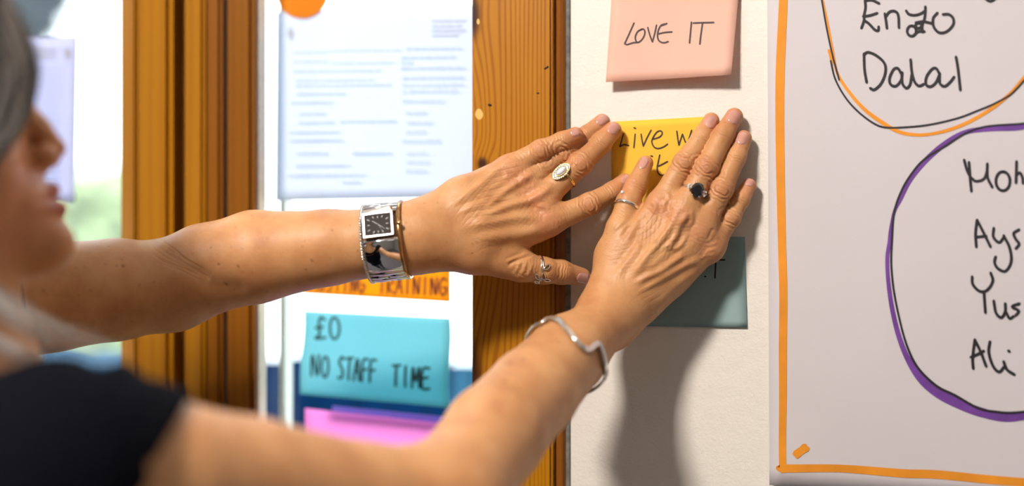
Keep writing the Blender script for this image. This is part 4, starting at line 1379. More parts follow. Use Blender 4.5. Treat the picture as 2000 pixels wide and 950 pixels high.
# face colouring: lips, nose flush, cheek redness that paints the face darker like shade
loc = (V - HO) @ HR.T
fh = np.flatnonzero((loc[:, 0] > -40) & (loc[:, 1] > -50) & (loc[:, 1] < 60) & (loc[:, 0] < 60) & (np.abs(loc[:, 2]) < 60))
ga = np.minimum(face_items[1].f(V[fh]), face_items[2].f(V[fh]))
lip[fh] = np.clip(1 - np.maximum(ga - 0.2, 0) / 1.0, 0, 1)
red[fh] = np.maximum(red[fh], 0.7 * np.exp(-((loc[fh, 0] - 15) ** 2 + (loc[fh, 1] - 33) ** 2 + loc[fh, 2] ** 2) / 16 ** 2))
red[fh] = np.maximum(red[fh], 0.6 * np.exp(-(((loc[fh, 0] + 10) ** 2 + (loc[fh, 1] - 5) ** 2) / 45 ** 2) ** 2))
V = V + NV * disp[:, None]

# ------------------------------------------------------------------ skin material and mesh
def skin_material():
    m, nt, b = mat_new('skin')
    v = coords(nt)
    def attr(n):
        a = nd(nt, 'ShaderNodeAttribute'); a.attribute_name = n
        return a.outputs['Fac']
    n1 = noise(nt, v, 38, 4, 0.6)
    n2 = noise(nt, v, 260, 3, 0.6)
    c = ramp(nt, n1, [(0.28, (0.48, 0.215, 0.088)), (0.52, (0.57, 0.285, 0.122)), (0.76, (0.64, 0.350, 0.165))])
    c = mixc(nt, mth(nt, 'MULTIPLY', attr('redness'), 0.62), c, (0.60, 0.19, 0.115))
    vo = nd(nt, 'ShaderNodeTexVoronoi', feature='F1'); vo.inputs['Scale'].default_value = 140
    nt.links.new(v, vo.inputs['Vector'])
    sel_ = mth(nt, 'LESS_THAN', noise(nt, v, 70, 1), 0.47)
    fr = mth(nt, 'MULTIPLY', ramp(nt, vo.outputs['Distance'], [(0.12, (1, 1, 1)), (0.24, (0, 0, 0))]), sel_)
    c = mixc(nt, mth(nt, 'MULTIPLY', fr, 0.28), c, (0.33, 0.12, 0.045))
    c = mixc(nt, mth(nt, 'MULTIPLY', attr('mole'), 0.8), c, (0.17, 0.055, 0.022))
    c = mixc(nt, mth(nt, 'MULTIPLY', attr('lip'), 0.75), c, (0.42, 0.10, 0.085))
    nt.links.new(c, b.inputs['Base Color'])
    nt.links.new(mth(nt, 'MULTIPLY_ADD', n2, 0.16, 0.36), b.inputs['Roughness'])
    b.inputs['Specular IOR Level'].default_value = 0.42
    b.inputs['Subsurface Weight'].default_value = 0.10
    b.inputs['Subsurface Radius'].default_value = (1.0, 0.30, 0.12)
    b.inputs['Subsurface Scale'].default_value = 0.004
    ve = nd(nt, 'ShaderNodeTexVoronoi', feature='DISTANCE_TO_EDGE'); ve.inputs['Scale'].default_value = 620
    wv = nd(nt, 'ShaderNodeVectorMath', operation='ADD')
    nt.links.new(v, wv.inputs[0])
    nn = nd(nt, 'ShaderNodeTexNoise'); nt.links.new(v, nn.inputs['Vector']); nn.inputs['Scale'].default_value = 300
    sc_ = nd(nt, 'ShaderNodeVectorMath', operation='SCALE'); sc_.inputs['Scale'].default_value = 0.0016
    nt.links.new(nn.outputs['Color'], sc_.inputs[0]); nt.links.new(sc_.outputs[0], wv.inputs[1])
    nt.links.new(wv.outputs[0], ve.inputs['Vector'])
    hgt = mth(nt, 'ADD', mth(nt, 'MULTIPLY', mth(nt, 'MINIMUM', ve.outputs['Distance'], 0.12), 4.0), mth(nt, 'MULTIPLY', n2, 0.8))
    bump(nt, b, hgt, 0.30, 0.00035)
    return m
M['skin'] = skin_material()
def nail_material():
    m, nt, b = mat_new('fingernail')
    n1 = noise(nt, coords(nt), 120, 3)
    nt.links.new(ramp(nt, n1, [(0.3, (0.54, 0.26, 0.21)), (0.7, (0.64, 0.35, 0.29))]), b.inputs['Base Color'])
    b.inputs['Roughness'].default_value = 0.16
    b.inputs['Coat Weight'].default_value = 0.4
    b.inputs['Subsurface Weight'].default_value = 0.1
    b.inputs['Subsurface Scale'].default_value = 0.002
    return m
M['nail'] = nail_material()

BASE = np.array([*(TP(0, 0, 900)[:2]), 0.0])           # person's origin: between the feet
me = bpy.data.meshes.new('person')
Vl = ((V - BASE) / 1000).astype(np.float32)
nq = len(Q); nl = nq * 4 + sum(len(f) for f in ng)
me.vertices.add(len(Vl)); me.vertices.foreach_set('co', Vl.ravel())
me.loops.add(nl)
lv = np.concatenate([Q.ravel()] + [np.array(f) for f in ng]).astype(np.int32)
me.loops.foreach_set('vertex_index', lv)
me.polygons.add(nq + len(ng))
tot = np.concatenate([np.full(nq, 4), np.array([len(f) for f in ng], dtype=int)]).astype(np.int32)
st = np.concatenate([[0], np.cumsum(tot)[:-1]]).astype(np.int32)
me.polygons.foreach_set('loop_start', st)
me.update(calc_edges=True)
me.validate()
for nm, arr in (('redness', red), ('mole', mole), ('lip', lip)):
    at = me.attributes.new(nm, 'FLOAT', 'POINT')
    at.data.foreach_set('value', np.clip(arr, 0, 1).astype(np.float32))
person = link('person', me, M['skin'], None, True)
person.location = BASE / 1000
bpy.context.view_layer.update()
tag(person, 'person in a black t-shirt with grey blonde hair pressing both hands on a yellow note', 'person')
print('body mesh', round(_t.time() - _t0, 1), 's')

def chm(V, Fc):
    return V

# ------------------------------------------------------------------ fingernails
def surf_hit(p, n, back=9.0):
    """walk from outside along -n to the skin (mm)"""
    s = whole.near(p - 30, p + 30, 10)
    q = p + n * back
    for _ in range(30):
        d = float(s.f(q[None])[0])
        if d < 0.02: break
        q = q - n * min(max(d * 0.8, 0.02), 2.0)
    return q

def cam_hit(u, v, d0):
    """skin point seen at pixel (u,v); start d0 mm from the wall"""
    D = ray(u, v); D = D / np.linalg.norm(D)
    q = Wm(u, v, d0)
    s = whole.near(q - 60, q + 60, 20)
    for _ in range(80):
        d = float(s.f(q[None])[0])
        if d < 0.03: break
        q = q + D * max(d * 0.7, 0.03)
    g = grad_sdf(s, q[None])[0]
    return q, g / np.linalg.norm(g)

def nail(cu, cv, ch, Lmm, Wmm, tilt=None):
    p, n = cam_hit(cu, cv, ch[3][2] + 26)
    a = Wm(*ch[3][:3]) - Wm(*ch[2][:3])
    a = a - n * (a @ n) * 0.85; a /= np.linalg.norm(a)
    n = n - a * (n @ a); n /= np.linalg.norm(n)
    b = np.cross(a, n)
    nu, nv_ = 10, 12
    V = []
    for j in range(nv_ + 1):
        y = -1 + 2 * j / nv_
        for i in range(nu + 1):
            x = -1 + 2 * i / nu
            # squircle-ish outline: rounded cuticle end, gently rounded free edge
            hw = (1 - max(0, -y) ** 3.2 * 0.55) * (1 - max(0, y) ** 6 * 0.25)
            yy = y - (0.16 * x * x * max(0, y)) + 0.10 * x * x * max(0, -y)
            q0 = p + a * (yy * Lmm / 2) + b * (x * hw * Wmm / 2)
            q = surf_hit(q0, n, 5.0)
            edge = max(abs(x), abs(y))
            V.append(q + n * (0.75 - 0.60 * edge ** 8 + (0.15 if y > 0.75 else 0)))
    Fc = [(j * (nu + 1) + i, j * (nu + 1) + i + 1, (j + 1) * (nu + 1) + i + 1, (j + 1) * (nu + 1) + i) for j in range(nv_) for i in range(nu)]
    o = from_data('fingernail', (np.array(V) - BASE) / 1000, Fc, M['nail'], None, True)
    bm = bmesh.new(); bm.from_mesh(o.data); bmesh.ops.recalc_face_normals(bm, faces=bm.faces)
    bm.to_mesh(o.data); bm.free()
    o.parent = person
    return o
nail(1388.5, 238, RF['index'], 10.8, 9.6)
nail(1433, 229, RF['middle'], 11.2, 10.4)
nail(1448.5, 270, RF['ring'], 11.2, 9.0)
nail(1463, 356, RF['pinky'], 7.5, 7.4)
nail(1256, 319, RF['thumb'], 11.5, 6.6)
nail(1123, 259, LF['pinky'], 7.4, 6.4)
nail(1176, 234, LF['ring'], 11.0, 7.6)
nail(1198, 251, LF['middle'], 11.2, 8.8)
nail(1223, 350.5, LF['index'], 10, 6.8)
nail(1138, 544, LF['thumb'], 11.5, 8.2)
# ------------------------------------------------------------------ clothing (children of the person)
def child_mesh(name, V, Fc, mat, smooth=True, parent=None):
    o = from_data(name, (np.asarray(V) - BASE) / 1000, Fc, mat, None, smooth)
    o.parent = parent or person
    return o
def cloth(name, G, h, planes, mat, thick=1.6, wr=None):
    """outer surface of G cut open by planes (point, normal: the normal side is removed)"""
    v, q = polygonise(G, h)
    if wr is not None: v = wr(v)
    bm = bmesh.new()
    vs = [bm.verts.new(p) for p in v]
    for f in q:
        try: bm.faces.new([vs[i] for i in f])
        except ValueError: pass
    for p, n, lim in planes:
        if lim is None:
            geom = list(bm.verts) + list(bm.edges) + list(bm.faces)
        else:
            fs = [f for f in bm.faces if lim(np.array(f.calc_center_median()))]
            geom = list({x for f in fs for x in f.verts}) + list({x for f in fs for x in f.edges}) + fs
        bmesh.ops.bisect_plane(bm, geom=geom, dist=1e-4, plane_co=Vector(p), plane_no=Vector(n), clear_outer=True)
    for v_ in bm.verts: v_.co = (v_.co - Vector(BASE)) / 1000
    me_ = bpy.data.meshes.new(name)
    bm.to_mesh(me_); bm.free()
    o = link(name, me_, mat, None, True)
    o.parent = person
    sm = o.modifiers.new('thickness', 'SOLIDIFY'); sm.thickness = thick / 1000; sm.offset = 1.0
    return o
def grown(p, d):
    if isinstance(p, Ell): return Ell(p.c, p.Rm, p.r + d)
    return Prim(p.a, p.b, p.ra + d, p.rb + d, p.n, p.s)
upR = L((640, 972, 345, 38), (480, 958, 390, 42.0), (300, 955, 440, 50), (110, 940, 485, 60))
upL = L((60, 588, 175, 46), LSHO[:3] + (52,))
hem_p = Wm(352, 792, 425)
hem_n = CR * 0.80 - CU * 0.57 + CF * 0.18
hemL_p = Wm(40, 588, 180)
hemL_n = (Wm(230, 566, 135) - Wm(100, 582, 165)); hemL_n /= np.linalg.norm(hemL_n)
class HalfCut:
    """a group cut flat by a plane; the normal side is removed"""
    def __init__(s_, G, p, n): s_.G = G; s_.p = np.array(p); s_.n = np.array(n) / np.linalg.norm(n); s_.lo = G.lo; s_.hi = G.hi
    def f(s_, P): return np.maximum(s_.G.f(P), (P - s_.p) @ s_.n)
shirtG = Group([Group([grown(i, 12 if n_ >= 5 else 9) for n_, i in enumerate(torso.items)] + [Prim(NB - UPV * 25, SM - UPV * 60, 62, 82)], 60.0),
                HalfCut(Group(upR, 6.0), hem_p + hem_n * 3, hem_n), HalfCut(Group(upL, 6.0), hemL_p + hemL_n * 3, hemL_n)], 42.0)
def near_arm(A, B_, rad, t0):
    ba = B_ - A; l2 = ba @ ba
    def f(c):
        t = (c - A) @ ba / l2
        return t > t0 and np.linalg.norm(c - A - ba * t) < rad
    return f
nr_, nl_ = near_arm(SR, Wm(640, 972, 345), 80, 0.12), near_arm(SL, Wm(60, 588, 175), 80, 0.3)
def nearR(c): return nr_(c) and abs((c - hem_p) @ hem_n) < 9
def nearL(c): return nl_(c) and abs((c - hemL_p) @ hemL_n) < 9
def shirt_folds(v):
    c = Wm(330, 800, 440)
    d = np.linalg.norm(v - c, axis=1)
    s = (v - c) @ CR
    out = v.copy()
    out += CU * (2.2 * np.sin(s / 7.0 + 0.02 * v[:, 2]) * np.exp(-(d / 60) ** 2))[:, None]
    # little peak of cloth at the shoulder seam
    pk = Wm(245, 738, 455)
    r = np.linalg.norm(v - pk, axis=1)
    out += CU * (7.0 * np.exp(-(((v - pk) @ CR) / 5.5) ** 2 - (((v - pk) @ CF) / 26) ** 2 - (((v - pk) @ CU) / 26) ** 2))[:, None]
    return out
neck_p = NB + UPV * 2
cloth('t_shirt', shirtG, 4.0, [
    (hem_p, hem_n, nearR),
    (hemL_p, hemL_n, nearL),
    (neck_p, UPV * 0.9 + FWD * 0.45, lambda c: np.linalg.norm(c - NB) < 110),
    (np.array([0, 0, 905.0]), -UPV, None)], M['shirt'], 1.8, shirt_folds)
legG = Group([Group([grown(i, 8) for i in torso.items[3:5]], 50.0), Group([Group([grown(i, 9) for i in leg(s_)[:2]], 25) for s_ in (1, -1)], 0)], 40)
cloth('trousers', legG, 8.0, [(np.array([0, 0, 960.0]), UPV, None), (np.array([0, 0, 95.0]), -UPV, None)], M['trousers'], 1.8)
for s_ in (1, -1):
    pr = leg(s_)[2]
    v, q = polygonise(Group([grown(pr, 5), Prim(pr.a + UPV * 10, pr.a + UPV * 45, 40, 42)], 20), 6.0)
    v = v.copy(); v[:, 2] = np.maximum(v[:, 2], 0.5)
    child_mesh('shoe', v, q, M['shoe'])

# ------------------------------------------------------------------ eyes (mostly under the hair)
def eye_mat():
    m, nt, b = mat_new('eye')
    x = nd(nt, 'ShaderNodeTexCoord')
    sp = nd(nt, 'ShaderNodeVectorMath', operation='DISTANCE')
    nt.links.new(x.outputs['Generated'], sp.inputs[0]); sp.inputs[1].default_value = (0.5, 0.5, 1.0)
    nt.links.new(ramp(nt, sp.outputs['Value'], [(0.0, (0.01, 0.01, 0.012)), (0.14, (0.01, 0.01, 0.012)), (0.17, (0.12, 0.17, 0.2)), (0.3, (0.2, 0.26, 0.28)), (0.33, (0.8, 0.77, 0.74))]), b.inputs['Base Color'])
    b.inputs['Roughness'].default_value = 0.08
    return m
M['eye'] = eye_mat()
for s_ in (1, -1):
    c = H(-17.2, 52.5, 31 * s_)
    mb = MB(); mb.ball((0, 0, 0), 0.0126, 20)
    o = mb.build('eyeball', M['eye'], None)
    o.parent = person
    o.location = (c - BASE) / 1000
    o.rotation_euler = Vector(E1).to_track_quat('Z', 'Y').to_euler()

# ------------------------------------------------------------------ hair
def hair_mat():
    m, nt, b = mat_new('grey_blonde_hair')
    a = nd(nt, 'ShaderNodeAttribute'); a.attribute_name = 'shade'
    c = ramp(nt, a.outputs['Fac'], [(0.0, (0.028, 0.022, 0.02)), (0.35, (0.085, 0.07, 0.06)), (0.7, (0.22, 0.195, 0.18)), (1.0, (0.55, 0.52, 0.50))])
    nt.links.new(c, b.inputs['Base Color'])
    b.inputs['Roughness'].default_value = 0.42
    b.inputs['Specular IOR Level'].default_value = 0.55
    return m
M['hair'] = hair_mat()
HV = []; HF = []; HSd = []; hn = 0
def strand(pts, r0, r1, shade, n=5, seg=4):
    global hn
    P = smooth_path(pts, n=n)
    r = np.linspace(r0, r1, len(P))
    v, f = tube(P, r, seg, cap=False)
    HV.append(v); HF.append(np.array(f) + hn); HSd.append(np.full(len(v), shade)); hn += len(v)
HC = H(-88, 92, 0)
g = RNG
# scalp-wide curtain: roots over the crown, falling to the shoulders
for k in range(1500):
    az = g.uniform(-math.pi, math.pi)
    el = math.acos(g.uniform(0.25, 1.0))
    dvec = np.array([math.sin(el) * math.cos(az), math.cos(el), math.sin(el) * math.sin(az)])   # fwd, up, lat
    if dvec[0] > 0.62 and dvec[1] < 0.75: continue
    lift = g.uniform(0, 9)
    root = HC + HR.T @ (dvec * (np.array([94, 86, 73]) + lift))
    # direction of fall: outwards from the parting, then down
    out = np.array([dvec[0] * 0.5 - 0.25, 0, math.copysign(max(abs(dvec[2]), 0.35), dvec[2])])
    out /= np.linalg.norm(out)
    e1 = HC + HR.T @ np.array([out[0] * (99 + lift), 25 + g.uniform(-10, 10), out[2] * (80 + lift)])
    midd = (root + e1) / 2 - HC; midd = HC + midd / np.linalg.norm(midd) * (np.linalg.norm(root - HC) + np.linalg.norm(e1 - HC)) / 2 * 1.03
    e2 = HC + HR.T @ np.array([out[0] * 96 - 6 + g.uniform(-8, 8), -70 + g.uniform(-12, 12), out[2] * (84 + lift)])
    e3 = HC + HR.T @ np.array([out[0] * 92 - 4 + g.uniform(-10, 10), -150 + g.uniform(-30, 20), out[2] * (84 + lift) + g.uniform(-8, 8)])
    if out[0] > 0.45: continue
    strand([root, midd, e1, e2, e3], 0.55, 0.25, float(np.clip(g.normal(0.30, 0.25), 0, 1)))
for k in range(700):
    sd = 1 if k % 2 else -1
    a_ = g.uniform(-125, -22); lf = g.uniform(0, 8)
    tp_ = 1 - abs(a_ + 75) / 160
    pts = [H(a_ * 0.8 - 12, 150 + 28 * tp_ + lf * 0.3, sd * g.uniform(4, 30)), H(a_, 128 + g.uniform(-6, 6), sd * (60 + 12 * tp_ + lf)), H(a_ - 4, 50 + g.uniform(-8, 8), sd * (77 + lf)),
           H(a_ - 10 + g.uniform(-5, 5), -50 + g.uniform(-10, 10), sd * (80 + lf)), H(a_ - 14 + g.uniform(-8, 8), -135 + g.uniform(-25, 15), sd * (78 + lf))]
    strand(pts, 0.55, 0.25, float(np.clip(g.normal(0.30, 0.25), 0, 1)))
# the near-side front lock that hides the eye: (u, v, lateral mm)
lock = np.array([(-190, -190, 22), (-60, -85, 45), (28, 20, 58), (76, 110, 63), (86, 185, 65), (62, 262, 68), (22, 330, 72), (-35, 420, 76), (-50, 520, 78), (-30, 590, 76)], dtype=float)
for k in range(1250):
    t = g.random() ** 0.8; sd = 1 if k < 900 else -1
    dx = np.array([-90, -90, -85, -75, -72, -66, -60, -60, -62, -60]) * t
    cl = g.uniform(-12, 10)
    P = []
    jit = g.normal(0, 4.0, 2)
    for j, (u, v, c) in enumerate(lock):
        P.append(Hp(u - (42 if sd < 0 else 0) + dx[j] + jit[0] + g.normal(0, 1.5), v + jit[1] * 0.5 + dx[j] * 0.15, sd * (c + cl * (0.3 + 0.07 * j) - 10 * (1 - t) * 0.4)))
    cut = 10 if g.random() > 0.25 else 7
    strand(P[:cut], 0.5, 0.22, float(np.clip(g.normal(0.26 + 0.6 * math.sin(t * 23) * math.sin(t * 61 + cl * 0.2), 0.10), 0, 1)))
# loose wisps below the jaw and over the far arm
for k in range(100):
    a = g.random()
    if a < 0.5:
        pts = [(-70, 470, 70), (-25, 555, 72), (28, 592, 74), (78, 628, 74), (118, 662, 70)]
    elif a < 0.8:
        pts = [(-70, 520, 74), (-20, 605, 78), (30, 650, 80), (70, 672, 80), (100, 690, 74)]
    else:
        pts = [(-60, 500, 64), (30, 570, 66), (95, 610, 66), (150, 645, 64), (205, 662, 60)]
    sp = g.normal(0, 9, 2)
    wb = g.uniform(0.4, 1.0)
    P = [Hp(u + sp[0] * (0.5 + 0.2 * j) * 0.8, v + sp[1] * (0.6 + 0.15 * j) + g.normal(0, 3), c + g.normal(0, 5)) for j, (u, v, c) in enumerate(pts)]
    strand(P if g.random() > 0.3 else P[:4], 0.32, 0.14, float(np.clip(g.normal(0.85, 0.12), 0, 1)), n=6)
hv = np.concatenate(HV); hf = np.concatenate(HF)
hair = bpy.data.meshes.new('hair')
hair.vertices.add(len(hv)); hair.vertices.foreach_set('co', ((hv - BASE) / 1000).astype(np.float32).ravel())
hair.loops.add(len(hf) * 4); hair.loops.foreach_set('vertex_index', hf.astype(np.int32).ravel())
hair.polygons.add(len(hf)); hair.polygons.foreach_set('loop_start', (np.arange(len(hf)) * 4).astype(np.int32))
hair.update(calc_edges=True)
at = hair.attributes.new('shade', 'FLOAT', 'POINT'); at.data.foreach_set('value', np.concatenate(HSd).astype(np.float32))
ho = link('hair', hair, M['hair'], None, True)
ho.parent = person
# hair base under the strands so the scalp does not show
capG = Group([Ell(HC + UPV * 3 - E1 * 6, HR, (97, 91, 79)), Ell(H(-125, 20, 0), HR, (58, 90, 74))], 30)
def capwr(v): return v
v, q = polygonise(capG, 5.0)
lc = (v - HO) @ HR.T
fm = ~((lc[:, 0] > -40) & (lc[:, 1] < 150))
q = q[fm[q].all(1)]
co = child_mesh('hair_base', v, q, M['hair'])
at = co.data.attributes.new('shade', 'FLOAT', 'POINT'); at.data.foreach_set('value', np.full(len(v), 0.25, dtype=np.float32))

# ------------------------------------------------------------------ jewellery (worn, so things of their own)
def loop_on(G, c, axis, off, n=72, ref=None, smooth_it=6, rmax=60):
    """closed loop round a limb: walk outward from c in the plane across axis; returns pts (mm), outward dirs"""
    axis = axis / np.linalg.norm(axis)
    ref = YV if ref is None else ref
    x = ref - axis * (ref @ axis); x /= np.linalg.norm(x)
    y = np.cross(axis, x)
    s = G.near(c - rmax, c + rmax, 10)
    D = np.array([x * math.cos(a) + y * math.sin(a) for a in np.linspace(0, 2 * math.pi, n, endpoint=False)])
    lo_ = np.zeros(n); hi_ = np.full(n, float(rmax))
    rr = np.linspace(1, rmax, 120)
    hit = np.full(n, rmax, dtype=float)
    for i in range(n):
        f = s.f(c + D[i] * rr[:, None])
        k = np.argmax(f > 0)
        if f[k] > 0: hit[i] = rr[k]
    for i in range(n):
        a, b_ = hit[i] - 0.6, hit[i]
        for _ in range(8):
            m_ = (a + b_) / 2
            if s.f((c + D[i] * m_)[None])[0] > 0: b_ = m_
            else: a = m_
        hit[i] = b_
    for _ in range(smooth_it):
        hit = (np.roll(hit, 1) + 2 * hit + np.roll(hit, -1)) / 4
    return c + D * (hit + off)[:, None], D, x, y, axis

def thing_from(name, label, cat, ctr):
    e = empty(name, ctr / 1000)
    tag(e, label, cat)
    bpy.context.view_layer.update()
    return e
def part(name, mb, mat, root, ctr, smooth=True, parent=None):
    for i in range(len(mb.V)): mb.V[i] = (mb.V[i] - ctr) / 1000
    o = mb.build(name, mat, None, smooth)
    o.parent = parent or root
    return o
def bandring(G, c, axis, off, wid, thick, name, mat, root, ctr, n=64):
    P, D, x, y, ax = loop_on(G, c, axis, off, n)
    mb = MB()
    V = []
    for p, d in zip(P, D):
        for (a, r) in ((-1, -0.5), (-0.7, 0.4), (0, 0.6), (0.7, 0.4), (1, -0.5), (0, -0.6)):
            V.append(p + ax * a * wid / 2 + d * r * thick)
    Fc = [(i * 6 + k, i * 6 + (k + 1) % 6, ((i + 1) % n) * 6 + (k + 1) % 6, ((i + 1) % n) * 6 + k) for i in range(n) for k in range(6)]
    mb.add(V, Fc)
    return part(name, mb, mat, root, ctr)

# ---- wrist watch, far arm
wc = Wm(757, 470, 88)
wax = Wm(815, 464, 83.5) - Wm(700, 478, 92)
wax /= np.linalg.norm(wax)
armfull = Group([armL, handL], 14.0)
WP, WD, wx, wy, wax = loop_on(armfull, wc, wax, 1.4, 120, smooth_it=40)
w_root = thing_from('wrist_watch', 'chrome bangle watch with a square dark dial on the far wrist', 'watch', wc)
def wpt(phi, s, off):
    """phi degrees: 0 faces the room, + upwards; s along the arm"""
    a = math.radians(phi) / (2 * math.pi) * 120
    i = int(math.floor(a)) % 120; t = a - math.floor(a)
    p = WP[i] * (1 - t) + WP[(i + 1) % 120] * t
    d = WD[i] * (1 - t) + WD[(i + 1) % 120] * t
    return p + wax * s + d / np.linalg.norm(d) * off
up_sign = 1.0 if (wpt(40, 0, 0) - wpt(-40, 0, 0))[2] > 0 else -1.0
def wq(phi, s, off): return wpt(phi * up_sign, s, off)
def band_piece(p0, p1, s0, s1, off, th, bev=0.5, crown_=0.35):
    n = max(2, int(abs(p1 - p0) / 4))
    prof = [(s0, 0), (s0 + 0.1, th - bev), (s0 + bev, th), ((s0 + s1) / 2, th + crown_), (s1 - bev, th), (s1 - 0.1, th - bev), (s1, 0)]
    m_ = len(prof)
    V = []; Fc = []
    for i in range(n + 1):
        ph = p0 + (p1 - p0) * i / n
        e_ = 0.35 if i in (0, n) else 0.0
        for (s_, o_) in prof: V.append(wq(ph, s_, off + o_ - e_ * (o_ > 0)))
    for i in range(n):
        for k in range(m_):
            Fc.append((i * m_ + k, i * m_ + (k + 1) % m_, (i + 1) * m_ + (k + 1) % m_, (i + 1) * m_ + k))
    Fc += [tuple(range(m_)), tuple(range(n * m_ + m_ - 1, n * m_ - 1, -1))]
    return V, Fc
S0, S1 = -13.5, 13.0
mb = MB(); mb.add(*band_piece(-52, 1.0, S0, S1, 0.3, 1.9, 0.6)); part('cover_plate', mb, M['chrome'], w_root, wc)
mb = MB(); mb.add(*band_piece(47, 57, S0, S1, 0.3, 1.7, 0.5)); part('band_link', mb, M['chrome'], w_root, wc)
for i, p0 in enumerate(np.arange(58, 298, 10.0)):
    for (a_, b_) in (((S0, -0.3), (0.3, S1)) if i % 2 else ((S0, S1),)):
        mb = MB(); mb.add(*band_piece(p0, p0 + 9.2, a_, b_, 0.2, 1.7, 0.5)); part('band_link', mb, M['chrome'], w_root, wc)
for p0 in (-62,):
    mb = MB(); mb.add(*band_piece(p0, p0 + 9.2, S0, S1, 0.2, 1.7, 0.5)); part('band_link', mb, M['chrome'], w_root, wc)
# case with bezel, dial, markers, hands
dc_ = wq(22, -1.0, 1.0)
dn = wq(17, 0, 5) - wq(17, 0, 0); dn /= np.linalg.norm(dn)
dxv = wax - dn * (wax @ dn); dxv /= np.linalg.norm(dxv)
dyv = np.cross(dn, dxv)
if dyv[2] < 0: dyv = -dyv
AX = np.array([dxv, dyv, dn])
def dp(x, y, z): return dc_ + dxv * x + dyv * y + dn * z
mb = MB(); mb.box(dp(0, 0, 0.2), AX, (11.4, 9.4, 1.4)); part('case', mb, M['chrome'], w_root, wc, False)
mb = MB()
for (x, y, hx_, hy_) in ((0, 8.9, 11.2, 0.6), (0, -8.9, 11.2, 0.6), (-10.7, 0, 0.6, 9.2), (10.7, 0, 0.6, 9.2)):
    mb.box(dp(x, y, 2.0), AX, (hx_, hy_, 0.7))
part('bezel', mb, M['silver'], w_root, wc, False)
mb = MB(); mb.box(dp(0, 0, 1.65), AX, (10.2, 8.4, 0.15)); dial = part('dial', mb, M['dial'], w_root, wc, False)
for k in range(12):
    a = math.radians(30 * k)
    sc_ = 1 / max(abs(math.cos(a)) / 8.2, abs(math.sin(a)) / 6.8)
    rin = sc_ * 0.74
    p0, p1 = dp(math.cos(a) * rin, math.sin(a) * rin, 1.95), dp(math.cos(a) * sc_ * 0.97, math.sin(a) * sc_ * 0.97, 1.95)
    mb = MB(); mb.tube([p0, p1], 0.42, 4, flat=0.5, ref=dn); part('hour_marker', mb, M['dial_white'], w_root, wc, True, dial)
for (ang, ln, r_) in ((143, 5.2, 0.4), (-38, 6.6, 0.3), (-60, 6.9, 0.12)):
    a = math.radians(ang)
    mb = MB(); mb.tube([dp(-0.8 * math.cos(a), -0.8 * math.sin(a), 2.25), dp(math.cos(a) * ln, math.sin(a) * ln, 2.25)], [r_, r_ * 0.6], 4, flat=0.5, ref=dn)
    part('watch_hand', mb, M['dial_white'], w_root, wc, True, dial)
mb = MB(); mb.box(dp(0, 0, 2.62), AX, (10.2, 8.4, 0.10)); part('crystal_glass', mb, M['glass'], w_root, wc, False)
mb = MB()
mb.add([dp(-11.2, 9.6, 1.2), dp(11.2, 9.6, 1.2), dp(11.2, 13.6, -1.0), dp(-11.2, 13.6, -1.0), dp(-10.8, 9.4, 3.0), dp(9.4, 13.4, 2.4), dp(11.2, 9.6, 2.2)],
       [(0, 1, 6, 4), (4, 6, 5), (0, 4, 5, 3), (3, 5, 2), (1, 2, 5, 6), (0, 3, 2, 1)])
part('hinge_hood', mb, M['silver'], w_root, wc, False)
# twisted rope edge on the elbow side
for st_ in (0, math.pi):
    mb = MB()
    path = []
    for i in range(360):
        ph = i
        tw = math.radians(ph * 42) + st_
        path.append(wq(ph, S0 - 1.2 + 0.8 * math.cos(tw), 1.3 + 0.8 * math.sin(tw)))
    mb.tube(path, 0.72, 6, closed=True); part('rope_trim', mb, M['silver'], w_root, wc)
mb = MB(); path = [wq(ph, S1 + 0.9, 1.1) for ph in np.arange(0, 360, 5.0)]
mb.tube(path, 1.5, 8, closed=True, flat=1.0); part('bronze_rim', mb, M['bronze'], w_root, wc)
mb = MB(); c_ = wq(20, S1 + 2.0, 2.6); mb.ball(c_, 1.9, 12); mb.tube([c_ - wax * 2.6, c_], 1.0, 8); part('crown', mb, M['bronze'], w_root, wc)

# ---- wavy bracelet, near wrist
armRf = Group([armR, handR], 14.0)
front = [(1063, 634), (1070, 628), (1082, 626), (1094, 632), (1107, 648), (1120, 666), (1133, 681), (1146, 684), (1158, 675), (1166, 674), (1173, 690), (1178, 712), (1178, 735), (1171, 750)]
bc = Wm(1116, 690, 103)
bax = Wm(1188, 622, 62) - Wm(1040, 768, 160); bax /= np.linalg.norm(bax)
fp = []
for (u, v) in front:
    q = Wm(u, v, 150); D = ray(u, v); D = D / np.linalg.norm(D)
    s = armRf.near(q - 160, q + 160, 10)
    best = None; bd = 1e9
    for _ in range(200):
        d = float(s.f(q[None])[0])
        if d < bd: bd = d; best = q.copy()
        if d < 0.1: break
        q = q + D * max(0.6 * abs(d), 0.5)
    gq = grad_sdf(s, best[None])[0]; gq /= np.linalg.norm(gq)
    fp.append(best + gq * (2.2 - min(bd, 2.0)))
fp = np.array(fp)
LP, LD, lx, ly, lax = loop_on(armRf, bc, bax, 2.4, 96, smooth_it=20)
ang = lambda p: math.atan2((p - bc) @ ly, (p - bc) @ lx)
a0, a1 = ang(fp[-1]), ang(fp[0])
s0_, s1_ = (fp[-1] - bc) @ lax, (fp[0] - bc) @ lax
